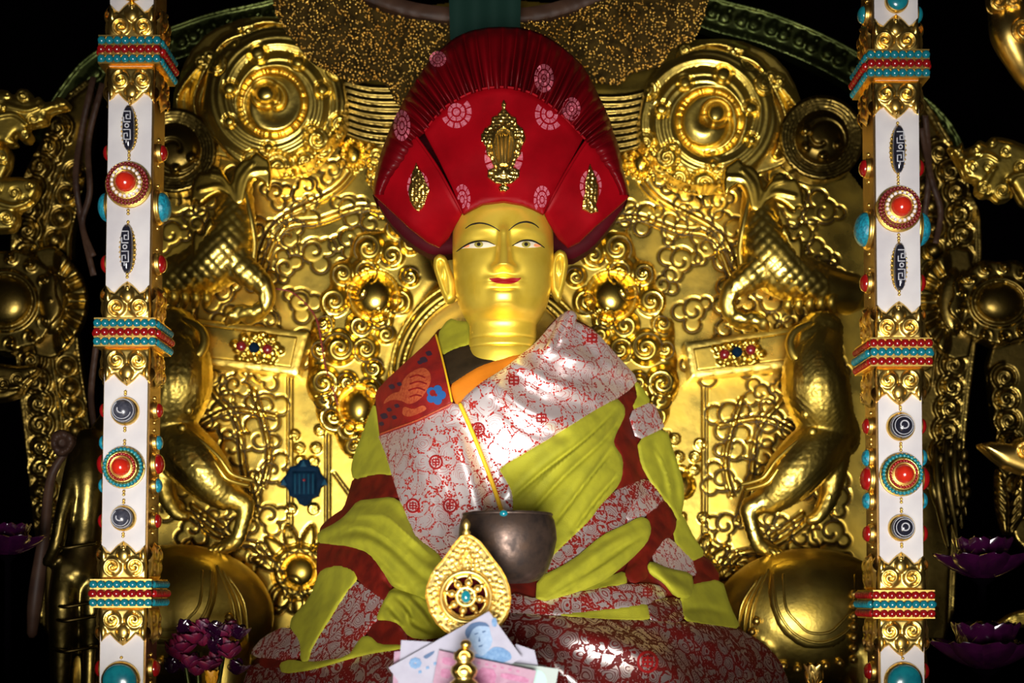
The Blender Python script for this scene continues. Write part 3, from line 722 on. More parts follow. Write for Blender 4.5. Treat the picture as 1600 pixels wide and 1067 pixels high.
def ram(ax, dy, lab):
    Y0 = YB-.10; k = K(Y0); fx = (lambda pts: [(2*ax-x, y+dy, d) for x, y, d in pts]) if ax else (lambda pts: pts)
    q = lambda pts: pk(fx(pts), Y0); r = lambda *a: [x*k for x in a]
    t = thing('leaping_beast', lab, 'beast', q([(320, 860, .03)])[0], 'leaping horned beasts of the throne back')
    parts = [tube(q([(270, 520, .0), (282, 560, -.02), (278, 605, -.025), (262, 650, -.01), (240, 680, .02)]), r(34, 46, 52, 44, 34), 18),        # upper body
             ball(q([(272, 510, -.01)])[0], np.array([36, 26, 30])*k), tube(q([(275, 512, -.02), (296, 522, -.035), (300, 530, -.035)]), r(20, 14, 10), 12),
             tube(q([(248, 660, -.0), (285, 700, -.02), (320, 740, -.03), (350, 775, -.03)]), r(34, 44, 42, 26), 16),     # haunch
             tube(q([(335, 762, -.03), (372, 782, -.03), (384, 790, -.03), (378, 820, -.03), (368, 846, -.025), (345, 856, -.02), (338, 858, -.02)]), r(26, 18, 14, 12, 12, 11, 8), 12),
             tube(q([(250, 700, -.0), (256, 760, -.0), (275, 800, -.005), (290, 806, -.005)]), r(26, 18, 12, 9), 12)]
    sp = lambda c: ((np.sin(c[:, 0]*700)*np.sin(c[:, 2]*700)) > .55)*.0012
    blob('body', parts, M['beast'], t, .0034, 6, sp)
    obj('horn', *tube(q([(288, 500, -.03), (312, 512, -.04), (320, 532, -.045), (312, 552, -.05), (296, 562, -.05), (284, 572, -.05), (290, 582, -.05), (298, 576, -.05)]), r(6, 7, 7.5, 7.5, 7.5, 7, 6, 4), 10), M['beast'], t)
    for i in range(12):
        c = q([(296+9*math.sin(i*1.1), 506+6*i if i < 8 else 550, -.045)])[0]
    for (x, y) in ((290, 580), (298, 610), (294, 640), (284, 668), (300, 596)): obj('curl_of_mane', *ball(q([(x, y, -.056)])[0], np.array([8, 5, 8])*k, 10, 8), M['beast'], t)
    ro = catmull(q([(268, 672, -.035), (300, 690, -.055), (335, 722, -.06), (355, 748, -.055), (388, 758, -.04)]), 6)
    obj('mane_rope', *tube(ro[::3], 4.5*k, 8), M['panel'], t)
    obj('mane_rope', *tube((ro+np.array([(-.008 if ax else .008), 0, .008]))[::3], 3.2*k, 8), M['beast'], t)
    for i in range(3): obj('claw', *tube(q([(352-i*8, 852+i*2, -.03), (344-i*8, 858+i, -.035), (338-i*8, 864, -.03)]), r(5, 4.5, 2), 8), M['beast'], t)
    return t
ram(None, 0, 'rearing horned beast with beaded mane below the left jewelled bracket')
ram(777, 6, 'rearing horned beast with beaded mane below the right jewelled bracket')

def elephant(cx, cy, s, lab):
    Y0 = YB-.12; k = K(Y0)
    t = thing('gilded_elephant', lab, 'elephant', (float(P(cx, cy, Y0)[0]), Y0, FLOOR), 'elephants carrying the throne back')
    c = P(cx, cy, Y0); R = np.array([150*k, .10, 112*k])
    x0, z0 = c[0], c[2]
    s_ = -s
    parts = [ball(c, R, 36, 24), ball((x0-s_*.12, Y0, z0-.02), (.08, .075, .10), 24, 16), tube([(x0-s_*.15, Y0-.03, z0-.03), (x0-s_*.165, Y0-.05, z0-.10), (x0-s_*.16, Y0-.05, FLOOR+.03)], [.04, .03, .02], 12)]
    for dx in (-.10, .09):
        for dy in (-.045, .045): parts.append(tube([(x0+dx, Y0+dy, z0-.05), (x0+dx, Y0+dy, FLOOR+.03)], [.045, .042], 14))
    for p in parts[3:]: p[0][:, 2] = np.maximum(p[0][:, 2], FLOOR+.001)
    blob('body', parts, M['beast'], t, .006, 6)
    def onb(px, py, lift=.0):
        p = P(px, py, Y0-.05); u = (p[0]-c[0])/R[0]; w = (p[2]-c[2])/R[2]
        d = math.sqrt(max(.04, 1-u*u-w*w)); y = Y0-R[1]*d-lift
        return P(px, py, y)
    f = lambda x, y: np.array([onb(a, b, .002)[1] for a, b in zip(x, y)])
    # saddle cloth with a ridged double border
    sx = cx+s*18
    cl = patch('saddle_cloth', [(sx-78, cy-86), (sx-40, cy-98), (sx, cy-102), (sx+40, cy-98), (sx+78, cy-86), (sx+80, cy-30), (sx+62, cy+18), (sx+30, cy+44), (sx, cy+50), (sx-30, cy+44), (sx-62, cy+18), (sx-80, cy-30)], f, M['beast'], t, .006, 5, .004, 5)
    for g in (0, 14):
        pts = [(sx-70+g, cy-70), (sx-66+g, cy-20), (sx-45+g*.8, cy+16-g*.8), (sx-15, cy+34-g), (sx+15, cy+34-g), (sx+45-g*.8, cy+16-g*.8), (sx+66-g, cy-20), (sx+70-g, cy-70)]
        obj('border_ridge', *tube([onb(a, b, .003) for a, b in pts], .0026, 8), M['beast'], cl)
    for dx in (0, 9, 18): obj('harness_cord', *tube([onb(cx-s*62-s*dx, cy-78+dx, .002), onb(cx-s*86-s*dx, cy-20, .002), onb(cx-s*92-s*dx, cy+40, .002)], .0025, 8), M['beast'], t)
    beads = [(cx-s*(80+i*7), cy+2+i*17) for i in range(4)]+[(cx-s*(60-i*22), cy+68+abs(i-2.5)*-5+12) for i in range(6)]+[(cx+s*72, cy-40+i*17) for i in range(8)]
    for a, b in beads: obj('harness_bead', *ball(onb(a, b, .004), .0078, 12, 8), M['gold'], t)
    return t
elephant(278, 962, -1, 'gilded elephant with a saddle cloth behind the foot of the left pillar')
elephant(1262, 968, 1, 'gilded elephant with a saddle cloth behind the foot of the right pillar')

# ------------------------------------------------------------------ outer planks and side ornaments
def plank(side, poly, boss, col, lab):
    t = thing('gilded_frame_plank', lab, 'frame plank', tuple(P(np.mean([p[0] for p in poly]), 900, YB-.02)), 'side planks of the throne frame')
    xs = [p[0] for p in poly]; ys = [p[1] for p in poly]
    h = HF(min(xs)-4, min(ys)-4, max(xs)+4, max(ys)+4, 1.8)
    for i, (x, y) in enumerate(boss): h.dome(x, y, 13, 13, 13); h.ringgroove(x, y, 16, 2, 4); 
    c = catmull(col, 6); L = np.concatenate([[0], np.cumsum(np.hypot(*np.diff(c, axis=0).T))]); k = 0
    for sd in np.arange(10, L[-1], 34):
        x, y = np.interp(sd, L, c[:, 0]), np.interp(sd, L, c[:, 1]); h.dome(x, y, 15, 15, 7, 5); h.groove(h.spiral(x, y, 13, k*math.pi, side*(1 if k % 2 else -1), 1.1, .15), 1.4, 6); h.ringgroove(x, y, 17.5, 1.5, 5); h.stroke(h.spiral(x+side*3, y, 22, -1.6 if side > 0 else 4.7, side, .45, .8), 2, 4, 8); h.dome(x+side*14, y+19, 7, 7, 6, 4); k += 1
    for off in (5, 10): h.groove(grow(np.array(poly), -off)[:len(poly)//2+1], 1.5, 3)
    for off in (17, -17):
        if boss: h.stroke([(x+off*1.25, y) for x, y in boss], 2, 2, 3)
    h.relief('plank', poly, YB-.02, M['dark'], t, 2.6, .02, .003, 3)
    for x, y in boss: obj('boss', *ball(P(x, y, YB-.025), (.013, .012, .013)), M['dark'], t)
    return t
plank(1, [(140, 120), (100, 150), (62, 225), (38, 270), (22, 320), (15, 380), (18, 440), (22, 540), (30, 620), (40, 700), (50, 800), (58, 860), (62, 1000), (150, 1000), (146, 860), (142, 700), (132, 600), (122, 540), (118, 470), (112, 420), (112, 370), (122, 320), (136, 270), (146, 200), (148, 140)],
      [(118, 270), (104, 305), (95, 340), (85, 346+28), (84, 405), (90, 437), (104, 572), (109, 606), (115, 638), (118, 672)], [(95, 190), (68, 245), (50, 300), (40, 380), (35, 440), (45, 545), (58, 620), (62, 700), (66, 790), (75, 860)],
      'tarnished gilded plank with a row of round bosses, left of the left pillar')
plank(-1, [(1420, 120), (1462, 178), (1490, 225), (1512, 290), (1532, 330), (1535, 400), (1528, 520), (1515, 620), (1508, 700), (1500, 760), (1490, 1000), (1420, 1000), (1420, 700), (1424, 540), (1436, 470), (1438, 400), (1438, 350), (1434, 310), (1424, 270), (1414, 200), (1406, 130)],
      [(1444, 290), (1455, 322), (1460, 356), (1459, 390), (1457, 424), (1450, 455), (1440, 560), (1436, 600)], [(1462, 230), (1490, 280), (1500, 340), (1505, 385), (1500, 440), (1490, 590), (1484, 640), (1478, 700), (1470, 760)],
      'tarnished gilded plank with a row of round bosses, right of the right pillar')
plank(-1, [(1540, 540), (1600, 520), (1640, 520), (1640, 900), (1575, 830), (1556, 690)], [], [(1570, 580), (1575, 640), (1580, 700), (1590, 760), (1600, 820)], 'narrow gilded scroll plank at the far right edge, below the almond boss')

def boss_plaque(cx, cy, side, lab):
    t = thing('petalled_boss', lab, 'ornament', tuple(P(cx, cy, YB-.05)), None)
    h = HF(cx-130, cy-110, cx+150, cy+110, 1.6); s = side
    rx = 44 if s > 0 else 40; ry = 42 if s > 0 else 34
    e = np.hypot((h.X-cx)/rx, (h.Y-cy)/ry); h.H = np.where(e < 1, 26*np.sqrt(np.maximum(0, 1-e*e)), np.where(e < 1.9, 8, 0))
    a = np.linspace(0, 6.283, 50); h.stroke(np.column_stack([cx+rx*1.08*np.cos(a), cy+ry*1.08*np.sin(a)]), 5, 5, 14)
    for k in range(13):
        q = k/13*6.283; h.comma(cx+rx*1.55*math.cos(q), cy+ry*1.6*math.sin(q), 15, q, s, 6, 14, .9)
    h.inflate([(cx+s*(70+28*math.cos(u)), cy+52*math.sin(u)) for u in np.linspace(-1.6, 1.6, 14)]+[(cx+s*58, cy+40), (cx+s*50, cy), (cx+s*58, cy-40)], 16, 20)
    for k in range(6):
        q = math.radians(-72+k*29); pc = (cx+s*(78+40*math.cos(q)), cy+66*math.sin(q)); po = []
        for u in np.linspace(0, 6.283, 14, endpoint=False):
            A, B = 27*math.cos(u), 14*math.sin(u)*(1+.3*math.cos(u)); po.append((pc[0]+s*(A*math.cos(q)-B*math.sin(q)), pc[1]+A*math.sin(q)+B*math.cos(q)))
        h.inflate(po, 9, 8); h.inflate(grow(np.array(po), -5), 15, 6)
        patch_p = po
    out = [(cx+1.95*rx*math.cos(u)*(1+.05*math.sin(9*u)), cy+1.95*ry*math.sin(u)*(1+.05*math.sin(9*u))) for u in np.linspace(0, 6.283, 50, endpoint=False)]
    h.relief('boss_plate', out, YB-.05, M['dark'], t, 2.2, .03, .006, 5, 0)
    fan = [(cx+s*40, cy-80), (cx+s*75, cy-88), (cx+s*100, cy-66), (cx+s*122, cy-36), (cx+s*130, cy), (cx+s*122, cy+36), (cx+s*104, cy+62), (cx+s*78, cy+92), (cx+s*40, cy+84)]
    h.relief('petal_fan', fan, YB-.04, M['dark'], t, 2.2, .012, .005, 5)
    return t
boss_plaque(8, 470, 1, 'big round gilded boss with petals at the left edge of the throne frame')
boss_plaque(1562, 472, -1, 'almond shaped gilded boss with petals at the right edge of the throne frame')

def cloud_orn(poly, curls, strokes, Y0, mtl, lab, name='gilded_cloud'):
    xs = [p[0] for p in poly]; ys = [p[1] for p in poly]
    h = HF(min(xs)-3, min(ys)-3, max(xs)+3, max(ys)+3, 1.5); h.inflate(poly, 8, 12)
    for c in strokes: h.stroke(catmull(c, 6), 9, 4, 12)
    for i, (x, y, r, a, d) in enumerate(curls): h.curl(x, y, r, a, d, r*.7, r*.35)
    o = h.relief(name, poly, Y0, mtl, None, 2, .02, .008, 6)
    return tag(o, lab, 'ornament', None)
cloud_orn([(-30, 140), (10, 140), (22, 150), (30, 138), (46, 140), (50, 155), (62, 150), (68, 160), (84, 158), (90, 150), (108, 158), (105, 168), (85, 172), (74, 178), (72, 192), (52, 196), (42, 198), (50, 212), (44, 222), (32, 220), (26, 208), (20, 215), (26, 225), (12, 228), (0, 222), (-30, 230)],
          [(36, 150, 13, 1, 1), (12, 147, 11, 2, -1), (64, 162, 9, 0, 1), (52, 186, 13, 1, 1), (40, 211, 12, 3, -1), (16, 220, 8, 1, 1), (2, 168, 14, 2, 1), (88, 160, 8, 1, 1), (68, 178, 8, 2, -1)],
          [[(-20, 185), (20, 178), (44, 196)], [(10, 165), (40, 172), (62, 166)]], YB-.08, M['beast'], 'pale gilded cloud scroll at the upper left edge, against the darkness')
cloud_orn([(-40, 225), (10, 226), (18, 240), (14, 262), (6, 278), (35, 276), (58, 284), (60, 298), (48, 318), (26, 330), (28, 345), (20, 360), (0, 362), (-40, 362)],
          [(2, 245, 15, 1, 1), (48, 289, 11, 2, 1), (22, 302, 14, 1, -1), (10, 340, 16, 0, 1), (-8, 290, 16, 1, 1), (38, 310, 10, 3, -1)], [[(-20, 310), (20, 322), (48, 312)]], YB-.07, M['beast'], 'gilded scroll at the left edge, just below the pale cloud scroll')
cloud_orn([(1482, 226), (1496, 230), (1504, 220), (1506, 234), (1520, 228), (1530, 218), (1542, 224), (1548, 214), (1562, 214), (1580, 218), (1600, 226), (1640, 240), (1640, 330), (1600, 320), (1592, 308), (1582, 290), (1572, 280), (1584, 300), (1580, 312), (1562, 316), (1550, 306), (1538, 308), (1526, 300), (1528, 284), (1510, 278), (1504, 264), (1494, 246)],
          [(1526, 234, 13, 1, 1), (1551, 222, 10, 2, -1), (1572, 236, 13, 1, 1), (1520, 262, 13, 2, 1), (1536, 294, 14, 1, -1), (1566, 298, 16, 0, 1), (1498, 238, 7, 1, 1), (1502, 252, 7, 1, -1), (1595, 260, 14, 2, 1), (1545, 260, 11, 1, 1)],
          [[(1540, 285), (1550, 268), (1556, 262)], [(1575, 285), (1590, 272), (1630, 270)], [(1510, 250), (1540, 240), (1560, 250)]], YB-.08, M['beast'], 'pale gilded cloud scroll at the right edge, against the darkness')
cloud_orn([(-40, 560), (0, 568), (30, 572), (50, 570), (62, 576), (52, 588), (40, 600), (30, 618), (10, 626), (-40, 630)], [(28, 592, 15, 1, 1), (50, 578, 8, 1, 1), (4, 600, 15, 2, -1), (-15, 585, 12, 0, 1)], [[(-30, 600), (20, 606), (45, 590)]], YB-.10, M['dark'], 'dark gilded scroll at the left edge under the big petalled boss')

# large gilt hanging ornament, upper right corner; and gilt curls lower down
Y0 = YB-.12; k = K(Y0)
t = thing('gilded_snout', 'big rounded gilded ornament hanging at the upper right corner', 'ornament', tuple(P(1585, 40, Y0)))
q = lambda pts: pk(pts, Y0); r_ = lambda *a: [x*k for x in a]
blob('body', [tube(q([(1566, -20, 0), (1568, 20, -.01), (1574, 55, -.015), (1590, 90, -.01), (1606, 120, 0), (1630, 150, 0)]), r_(26, 24, 26, 22, 18, 14), 16),
              tube(q([(1600, 10, -.02), (1612, 40, -.03), (1640, 50, -.02)]), r_(24, 28, 26), 14)], M['gold'], t, .004, 5)
h = HF(1575, 20, 1625, 70, 1.2); h.curl(1600, 46, 22, 2, 1, 16, 8)
h.relief('curl', [(1600+22*math.cos(a), 46+22*math.sin(a)) for a in np.linspace(0, 6.28, 24, endpoint=False)], Y0-.04, M['gold'], t, 1.8, .02, .004, 4, 0)
h = HF(1540, -20, 1600, 30, 1.2); h.curl(1560, 2, 16, 1, 1, 12, 6); h.curl(1585, 0, 15, 2, -1, 12, 6)
h.relief('brow', [(1545, -18), (1605, -18), (1600, 12), (1578, 18), (1560, 18), (1546, 10)], Y0-.035, M['gold'], t, 1.8, .02, .004, 4)
t = thing('gilded_crescent', 'bright gilded curled leaf at the right edge, level with the coral roundel', 'ornament', tuple(P(1575, 715, Y0)))
cr = [(1528, 694), (1545, 690), (1565, 692), (1582, 694), (1592, 684), (1610, 680), (1640, 685), (1640, 745), (1600, 742), (1570, 730), (1550, 715)]
h = HF(1515, 670, 1645, 760, 1.4); h.inflate(cr, 16, 18); h.curl(1602, 702, 17, 1, 1, 22, 8)
h.relief('leaf', cr, Y0, M['gold'], t, 2, .02, .008, 6)
t = thing('gilded_leaf', 'small ribbed yellow gilded leaf at the lower right edge, between two purple lotuses', 'ornament', tuple(P(1580, 970, Y0)))
cr = [(1546, 984), (1560, 972), (1580, 958), (1602, 952), (1640, 952), (1640, 980), (1600, 980), (1575, 984)]
h = HF(1540, 945, 1645, 990, 1.2); h.inflate(cr, 9, 10)
for d in range(5): h.groove([(1556, 981-d), (1590, 977-d*4), (1640, 976-d*5)], 1.2, 3)
h.relief('leaf', cr, Y0-.1, M['beast'], t, 2, .012, .005, 5)
t = thing('gilded_feather', 'tarnished bronze feather leaf standing at the right edge above a purple lotus', 'ornament', tuple(P(1575, 830, YB-.08)))
for s_, (x1, y1) in enumerate(((1556, 730), (1590, 745))):
    h = HF(1540, 715, 1640, 850, 1.4); po = [(1568, 835), (1556, 790), (x1, y1), (x1+14, y1+10), (1578, 790), (1576, 835)] if s_ == 0 else [(1574, 835), (1580, 790), (1592, 735), (1606, 750), (1604, 800), (1584, 835)]
    h.inflate(po, 8, 10)
    for d in range(9): h.groove([(1565+s_*10+d, 835-d*12), (1552+s_*40, 815-d*12)], 1.5, 4)
    h.relief('leaf', po, YB-.08+s_*.012, M['dark'], t, 2, .012, .005, 5)

# dark ribbons hanging between the planks and the pillars
for lab, rbs in (('dark silk ribbons hanging in the shadow left of the left pillar', ([(146, 120), (128, 200), (118, 280), (130, 360), (146, 430)], [(160, 130), (138, 220), (140, 300), (128, 350), (146, 400)], [(150, 540), (142, 620), (150, 680)])),
                 ('dark silk ribbons hanging in the shadow right of the right pillar', ([(1446, 180), (1452, 260), (1446, 330), (1438, 380)], [(1440, 200), (1456, 280), (1470, 330), (1462, 380)]))):
    t = thing('silk_ribbons', lab, 'ribbons', tuple(P(rbs[0][0][0], rbs[0][0][1], YB-.06)))
    for i, c in enumerate(rbs):
        c = catmull(c, 6); patch('ribbon', band(c, 9), lambda x, y: YB-.065-.02*i/3-.006*np.sin(y*.05), M['brown'], t, .003, 4, .004, 4, 0)

# dark gilded attendant figures standing beyond the pillars
def attendant(pts, lab, cat='figure'):
    Y0 = YB-.27; k = K(Y0); q = lambda p: pk(p, Y0); r_ = lambda *a: [x*k for x in a]
    t = thing('gilded_attendant', lab, cat, (float(P(115, 1000, Y0)[0]), Y0, FLOOR))
    body = [tube(q([(140, 690, 0), (140, 740, -.01), (136, 800, -.01), (130, 850, 0), (120, 900, -.01)]), r_(26, 32, 28, 27, 30), 16),
            tube(q([(122, 700, -.01), (112, 750, -.03), (98, 800, -.04), (88, 850, -.04), (72, 880, -.03)]), r_(14, 15, 12, 11, 8), 12),
            tube(q([(108, 880, -.01), (100, 940, -.02), (98, 1000, -.01), (96, 1080, 0)]), r_(24, 25, 21, 17), 14),
            tube(q([(140, 880, 0), (144, 950, -.01), (142, 1010, 0), (140, 1080, 0)]), r_(22, 20, 16, 14), 14),
            tube(q([(96, 1080, 0), (96, 1185, 0)]), r_(17, 14), 12), tube(q([(140, 1080, 0), (140, 1185, 0)]), r_(15, 14), 12),
            tube(q([(145, 690, 0), (162, 660, .02), (178, 640, .03)]), r_(14, 12, 12), 12), ball(q([(186, 615, .03)])[0], np.array([19, 18, 24])*k)]
    for p in body: p[0][:, 2] = np.maximum(p[0][:, 2], FLOOR+.001)
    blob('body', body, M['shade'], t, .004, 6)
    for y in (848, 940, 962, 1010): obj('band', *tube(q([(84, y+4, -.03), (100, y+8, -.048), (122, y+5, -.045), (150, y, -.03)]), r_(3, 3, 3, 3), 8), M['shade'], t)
    obj('scarf', *tube(q([(118, 690, -.01), (82, 740, .0), (70, 830, -.01), (56, 930, -.01), (50, 990, 0)]), r_(4, 7, 9, 12, 8), 10), M['brown'], t)
    lf = [(78, 690), (82, 676), (95, 670), (108, 674), (118, 684), (112, 700), (100, 712), (86, 712)]
    h = HF(70, 660, 125, 720, 1.3)
    for i in range(8): h.dome(97+14*math.cos(i*.8), 692+14*math.sin(i*.8), 8, 8, 9)
    h.relief('held_flower', lf, Y0-.035, M['brown'], t, 2, .015, .005, 5)
    return t
attendant(None, 'dark gilded standing figure in the shadow left of the left pillar')
Y0 = YB-.12; k = K(Y0)
t = thing('gilded_foliage', 'dark gilded foliage spray in the shadow right of the right pillar', 'foliage', tuple(P(1480, 850, Y0)))
for i, (x, y, x2, y2, w) in enumerate(((1462, 700, 1478, 830, 9), (1478, 690, 1492, 815, 8), (1492, 680, 1500, 800, 7), (1455, 730, 1470, 800, 7), (1500, 700, 1506, 780, 5))):
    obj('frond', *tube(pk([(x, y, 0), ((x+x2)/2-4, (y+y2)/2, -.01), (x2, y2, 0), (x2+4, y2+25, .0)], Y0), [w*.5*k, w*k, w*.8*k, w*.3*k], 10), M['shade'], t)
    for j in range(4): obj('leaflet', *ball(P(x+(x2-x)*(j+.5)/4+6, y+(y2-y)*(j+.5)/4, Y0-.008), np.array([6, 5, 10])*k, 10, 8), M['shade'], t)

# twig of red wire on the field
tag(obj('dark_red_wire', *tube([P(x, y, YB-.075) for x, y in ((418, 448), (436, 452), (455, 456), (478, 475), (495, 500), (503, 540), (508, 570), (518, 600), (528, 632))], .0017, 6), M['wire']),
    'thin dark red wire curving over the cloud scrolls right of the left bracket', 'wire')

# ------------------------------------------------------------------ beaded canopy over the hat
YC = 0.22
t = thing('beaded_canopy', 'beaded gold net valance hanging from a curved rail above the red hat', 'canopy', tuple(P(770, -60, YC)))
net = [(418, -40), (430, 20), (447, 52), (470, 78), (488, 100), (515, 112), (552, 132), (580, 126), (602, 128), (622, 168), (660, 175), (700, 120), (760, 100), (830, 110), (900, 130), (930, 130), (968, 133), (985, 115), (1012, 108), (1036, 102), (1048, 78), (1068, 66), (1082, 66), (1098, 36), (1118, -40), (950, -2), (884, 22), (820, 34), (770, 38), (703, 36), (636, 29), (585, 6), (500, -40)]
Yn = lambda x, y: YC+.012*np.sin(np.asarray(x)*.045)+.01*np.sin(np.asarray(y)*.03+np.asarray(x)*.01)
patch('net_cloth', net, lambda x, y: Yn(x, y)+.006, mat('dark_gold_net', (.04, .024, .005), 0, .9, (.015, .009, .002), 60, spec=.05), t, .002, 6)
bv, bf = ball((0, 0, 0), 1, 6, 4); bv = np.array(bv); allv, allf = [], []; nb = 0
g = np.array([(x, y) for y in np.arange(-40, 180, 4.3) for x in np.arange(418, 1120, 4.3)])
jit = np.random.RandomState(3); g = g+jit.normal(0, 1.5, g.shape); ins = inside(g[:, 0], g[:, 1], np.array(net)); g = g[ins]
dd, _ = segdist(g[:, 0], g[:, 1], np.array(net+net[:1]))
dia = np.abs(np.sin((g[:, 0]+g[:, 1]*.9)*.085)*np.sin((g[:, 0]-g[:, 1]*.9)*.085))
keep = (jit.rand(len(g)) < np.where(dd < 9, 1.0, np.where(dia < .35, .85, .38)))
for (x, y) in g[keep]:
    rr = (1.3+1.2*jit.rand()**2)*K(YC); allv.append(bv*rr+P(x, y, Yn(x, y)-rr*.8)); allf.append([[i+nb for i in q] for q in bf]); nb += len(bv)
tag(obj('bead_net', np.concatenate(allv), [q for a in allf for q in a], gold('net_bead_gold', (.95, .62, .14), (.60, .32, .05), .28), t), kind='stuff')
rail = catmull([(470, -60), (560, -16), (636, 12), (703, 22), (770, 25), (840, 20), (900, 4), (980, -30), (1040, -60)], 6)
rb = band(rail, 22); patch('curved_rail', rb, YC-.01, M['brown'], t, .02, 6, .004, 5, 0)
t = thing('green_banner', 'dark green cloth banner hanging at the top behind the red hat', 'banner', tuple(P(758, 30, .26)))
patch('banner_cloth', [(700, -60), (815, -60), (812, 90), (704, 90)], lambda x, y: .155+.006*np.sin((np.asarray(x)-700)*.11), mat('dark_green_silk', (.006, .022, .016), 0, .7, spec=.1), t, .004, 4)

# ------------------------------------------------------------------ the seated statue: head, neck and torso in one skin
XH, YHd, NX = -0.0138, -0.03, 2.25
_k = .000977
zz = lambda py: EYE+(EYEPY-py)*_k
prof = np.array([  # picture row, half width, front depth, back depth
    (268, .004, .004, .004), (275, .030, .03, .03), (290, .052, .050, .06), (315, .068, .066, .080), (340, .0750, .0755, .088), (363, .0775, .0790, .090), (385, .0778, .0805, .088), (410, .0772, .0815, .085), (430, .0755, .082, .080), (450, .0732, .0815, .074),
    (470, .0690, .0795, .068), (483, .0640, .0760, .064), (492, .0590, .0700, .061), (498, .0555, .0600, .059), (503, .0520, .0480, .057), (512, .0518, .0450, .055), (530, .0522, .0455, .055), (550, .0545, .050, .058), (566, .062, .050, .062), (585, .075, .048, .066), (610, .088, .045, .07), (650, .100, .045, .08), (720, .11, .05, .085), (800, .115, .055, .09), (900, .12, .06, .10), (1050, .13, .06, .11), (1130, .13, .06, .11)])
zs = zz(prof[:, 0])[::-1]
def pw(i, z): return np.interp(z, zs, prof[::-1, i])
def pws(i, z): return (pw(i, z-.004)+2*pw(i, z)+pw(i, z+.004)+pw(i, z-.002)*2+pw(i, z+.002)*2)/8
def g(x, z, cx, cz, sx, sz): return np.exp(-((x-cx)/sx)**2-((z-cz)/sz)**2)
def face_disp(x, z):
    x = x-.0015
    d = np.zeros_like(x)
    t = np.clip((.672-z)/(.672-.6235), 0, 1); fall = np.where(z < .6235, np.exp(-((z-.6235)/.0042)**2), 1)
    top = np.where(z > .672, np.exp(-((z-.672)/.012)**2), 1)
    d += (.0085+.0150*t**1.3)*fall*top*np.exp(-(np.abs(x)/(.0062+.0060*t))**3.2)
    d += .0085*(g(x, z, -.0135, .6225, .0062, .0055)+g(x, z, .0135, .6225, .0062, .0055))
    for s in (-1, 1):
        d += -.0075*g(x, z, s*.0335, .664, .020, .0115)+.0050*g(x, z, s*.0345, .6605, .0145, .0062)
        d += .0022*g(x, z, s*.034, .681, .024, .0065)+.0026*g(x, z, s*.040, .625, .018, .016)
        d += .0018*g(x, z, s*.0235, .6045, .006, .007)
    d += .0052*g(x, z, 0, .6072, .0185, .0034)+.0060*g(x, z, 0, .6008, .0165, .0040)-.0022*g(x, z, 0, .6042, .022, .0016)
    d += -.0025*g(x, z, 0, .5935, .016, .0035)+.0060*np.exp(-(np.abs(x)/.021)**4-(np.abs(z-.579)/.0125)**4)+.0022*g(x, z, 0, .613, .009, .005)
    return d*np.clip((z-.552)/.01, 0, 1)
def face_y(xw, z):
    x = np.asarray(xw, float)-XH; z = np.asarray(z, float); w = pws(1, z)
    return YHd-pws(2, z)*np.maximum(0, 1-np.minimum(1, np.abs(x/w))**NX)**(1/NX)-face_disp(x, z)
def on_face(px, py, lift=.0005):
    Y = np.full(np.shape(px), -.11)
    for _ in range(6):
        q = P(px, py, Y); Y = face_y(q[..., 0], q[..., 2])-lift
    return Y
nz_, na = 340, 240
Z = np.concatenate([np.linspace(zz(1130), zz(560), 60, endpoint=False), np.linspace(zz(560), zz(268.2), nz_-60)])
A = np.linspace(0, 2*math.pi, na, endpoint=False); ZZ, AA = np.meshgrid(Z, A, indexing='ij')
cs, sn = np.cos(AA), np.sin(AA)
w_, f_, b_ = pws(1, ZZ), pws(2, ZZ), pws(3, ZZ)
Xl = w_*np.sign(cs)*np.abs(cs)**(2/NX); dep = np.abs(sn)**(2/NX)
Yl = YHd-np.where(sn > 0, f_*dep+face_disp(Xl, ZZ)*np.clip(sn*3, 0, 1), -b_*dep)
# neck creases
Yl = Yl+.0016*np.where(sn > 0, 1, 0)*(np.exp(-((ZZ-.516)/.0016)**2)+np.exp(-((ZZ-.530)/.0016)**2))
V = np.stack([Xl+XH, Yl, ZZ], -1).reshape(-1, 3)
fs = []
for i in range(len(Z)-1):
    for j in range(na):
        q = (j+1) % na; fs.append([i*na+j, i*na+q, (i+1)*na+q, (i+1)*na+j][::-1])
fs.append(list(range(na))); fs.append([(len(Z)-1)*na+j for j in range(na)][::-1])
def ear(poly, hol):
    h = HF(660, 380, 900, 490, .8); p = np.array(poly, float); h.inflate(p, 7, 9); 
    w = np.s_[:, :]; m = inside(h.X, h.Y, hol); d, _ = segdist(h.X, h.Y, np.array(hol+hol[:1])); h.H = np.where(m, h.H-5.5*np.clip(d/5, 0, 1), h.H)
    c = np.mean(hol, 0); h.dome(c[0], c[1]-2, 3.5, 12, 6)
    v2, f2, d2 = tri2d(poly, 2.2, 1); Y = -.022-h.at(v2[:, 0], v2[:, 1])*_k*.9+.006*(1-np.sqrt(1-(1-np.clip(d2/5, 0, 1))**2))
    return shell(P(v2[:, 0], v2[:, 1], Y), f2, .016)
eL = ear([(677, 417), (678, 403), (686, 396), (697, 401), (704, 420), (712, 440), (712, 466), (706, 471), (697, 473), (690, 458), (683, 436)], [(682, 416), (683, 406), (688, 403), (694, 408), (700, 430), (702, 456), (698, 462), (692, 446), (686, 430)])
eR = ear([(858, 412), (864, 398), (874, 389), (884, 394), (888, 410), (885, 431), (881, 451), (877, 468), (869, 469), (860, 452)], [(867, 410), (870, 400), (876, 395), (881, 400), (882, 416), (878, 440), (873, 456), (868, 448), (866, 428)])
BV, BF = cat_([(V, fs), eL, eR])
ST = thing('seated_statue', 'gold faced seated holy statue under the red hat, robed in yellow-green and brocade', 'statue', (XH, YHd, FLOOR))
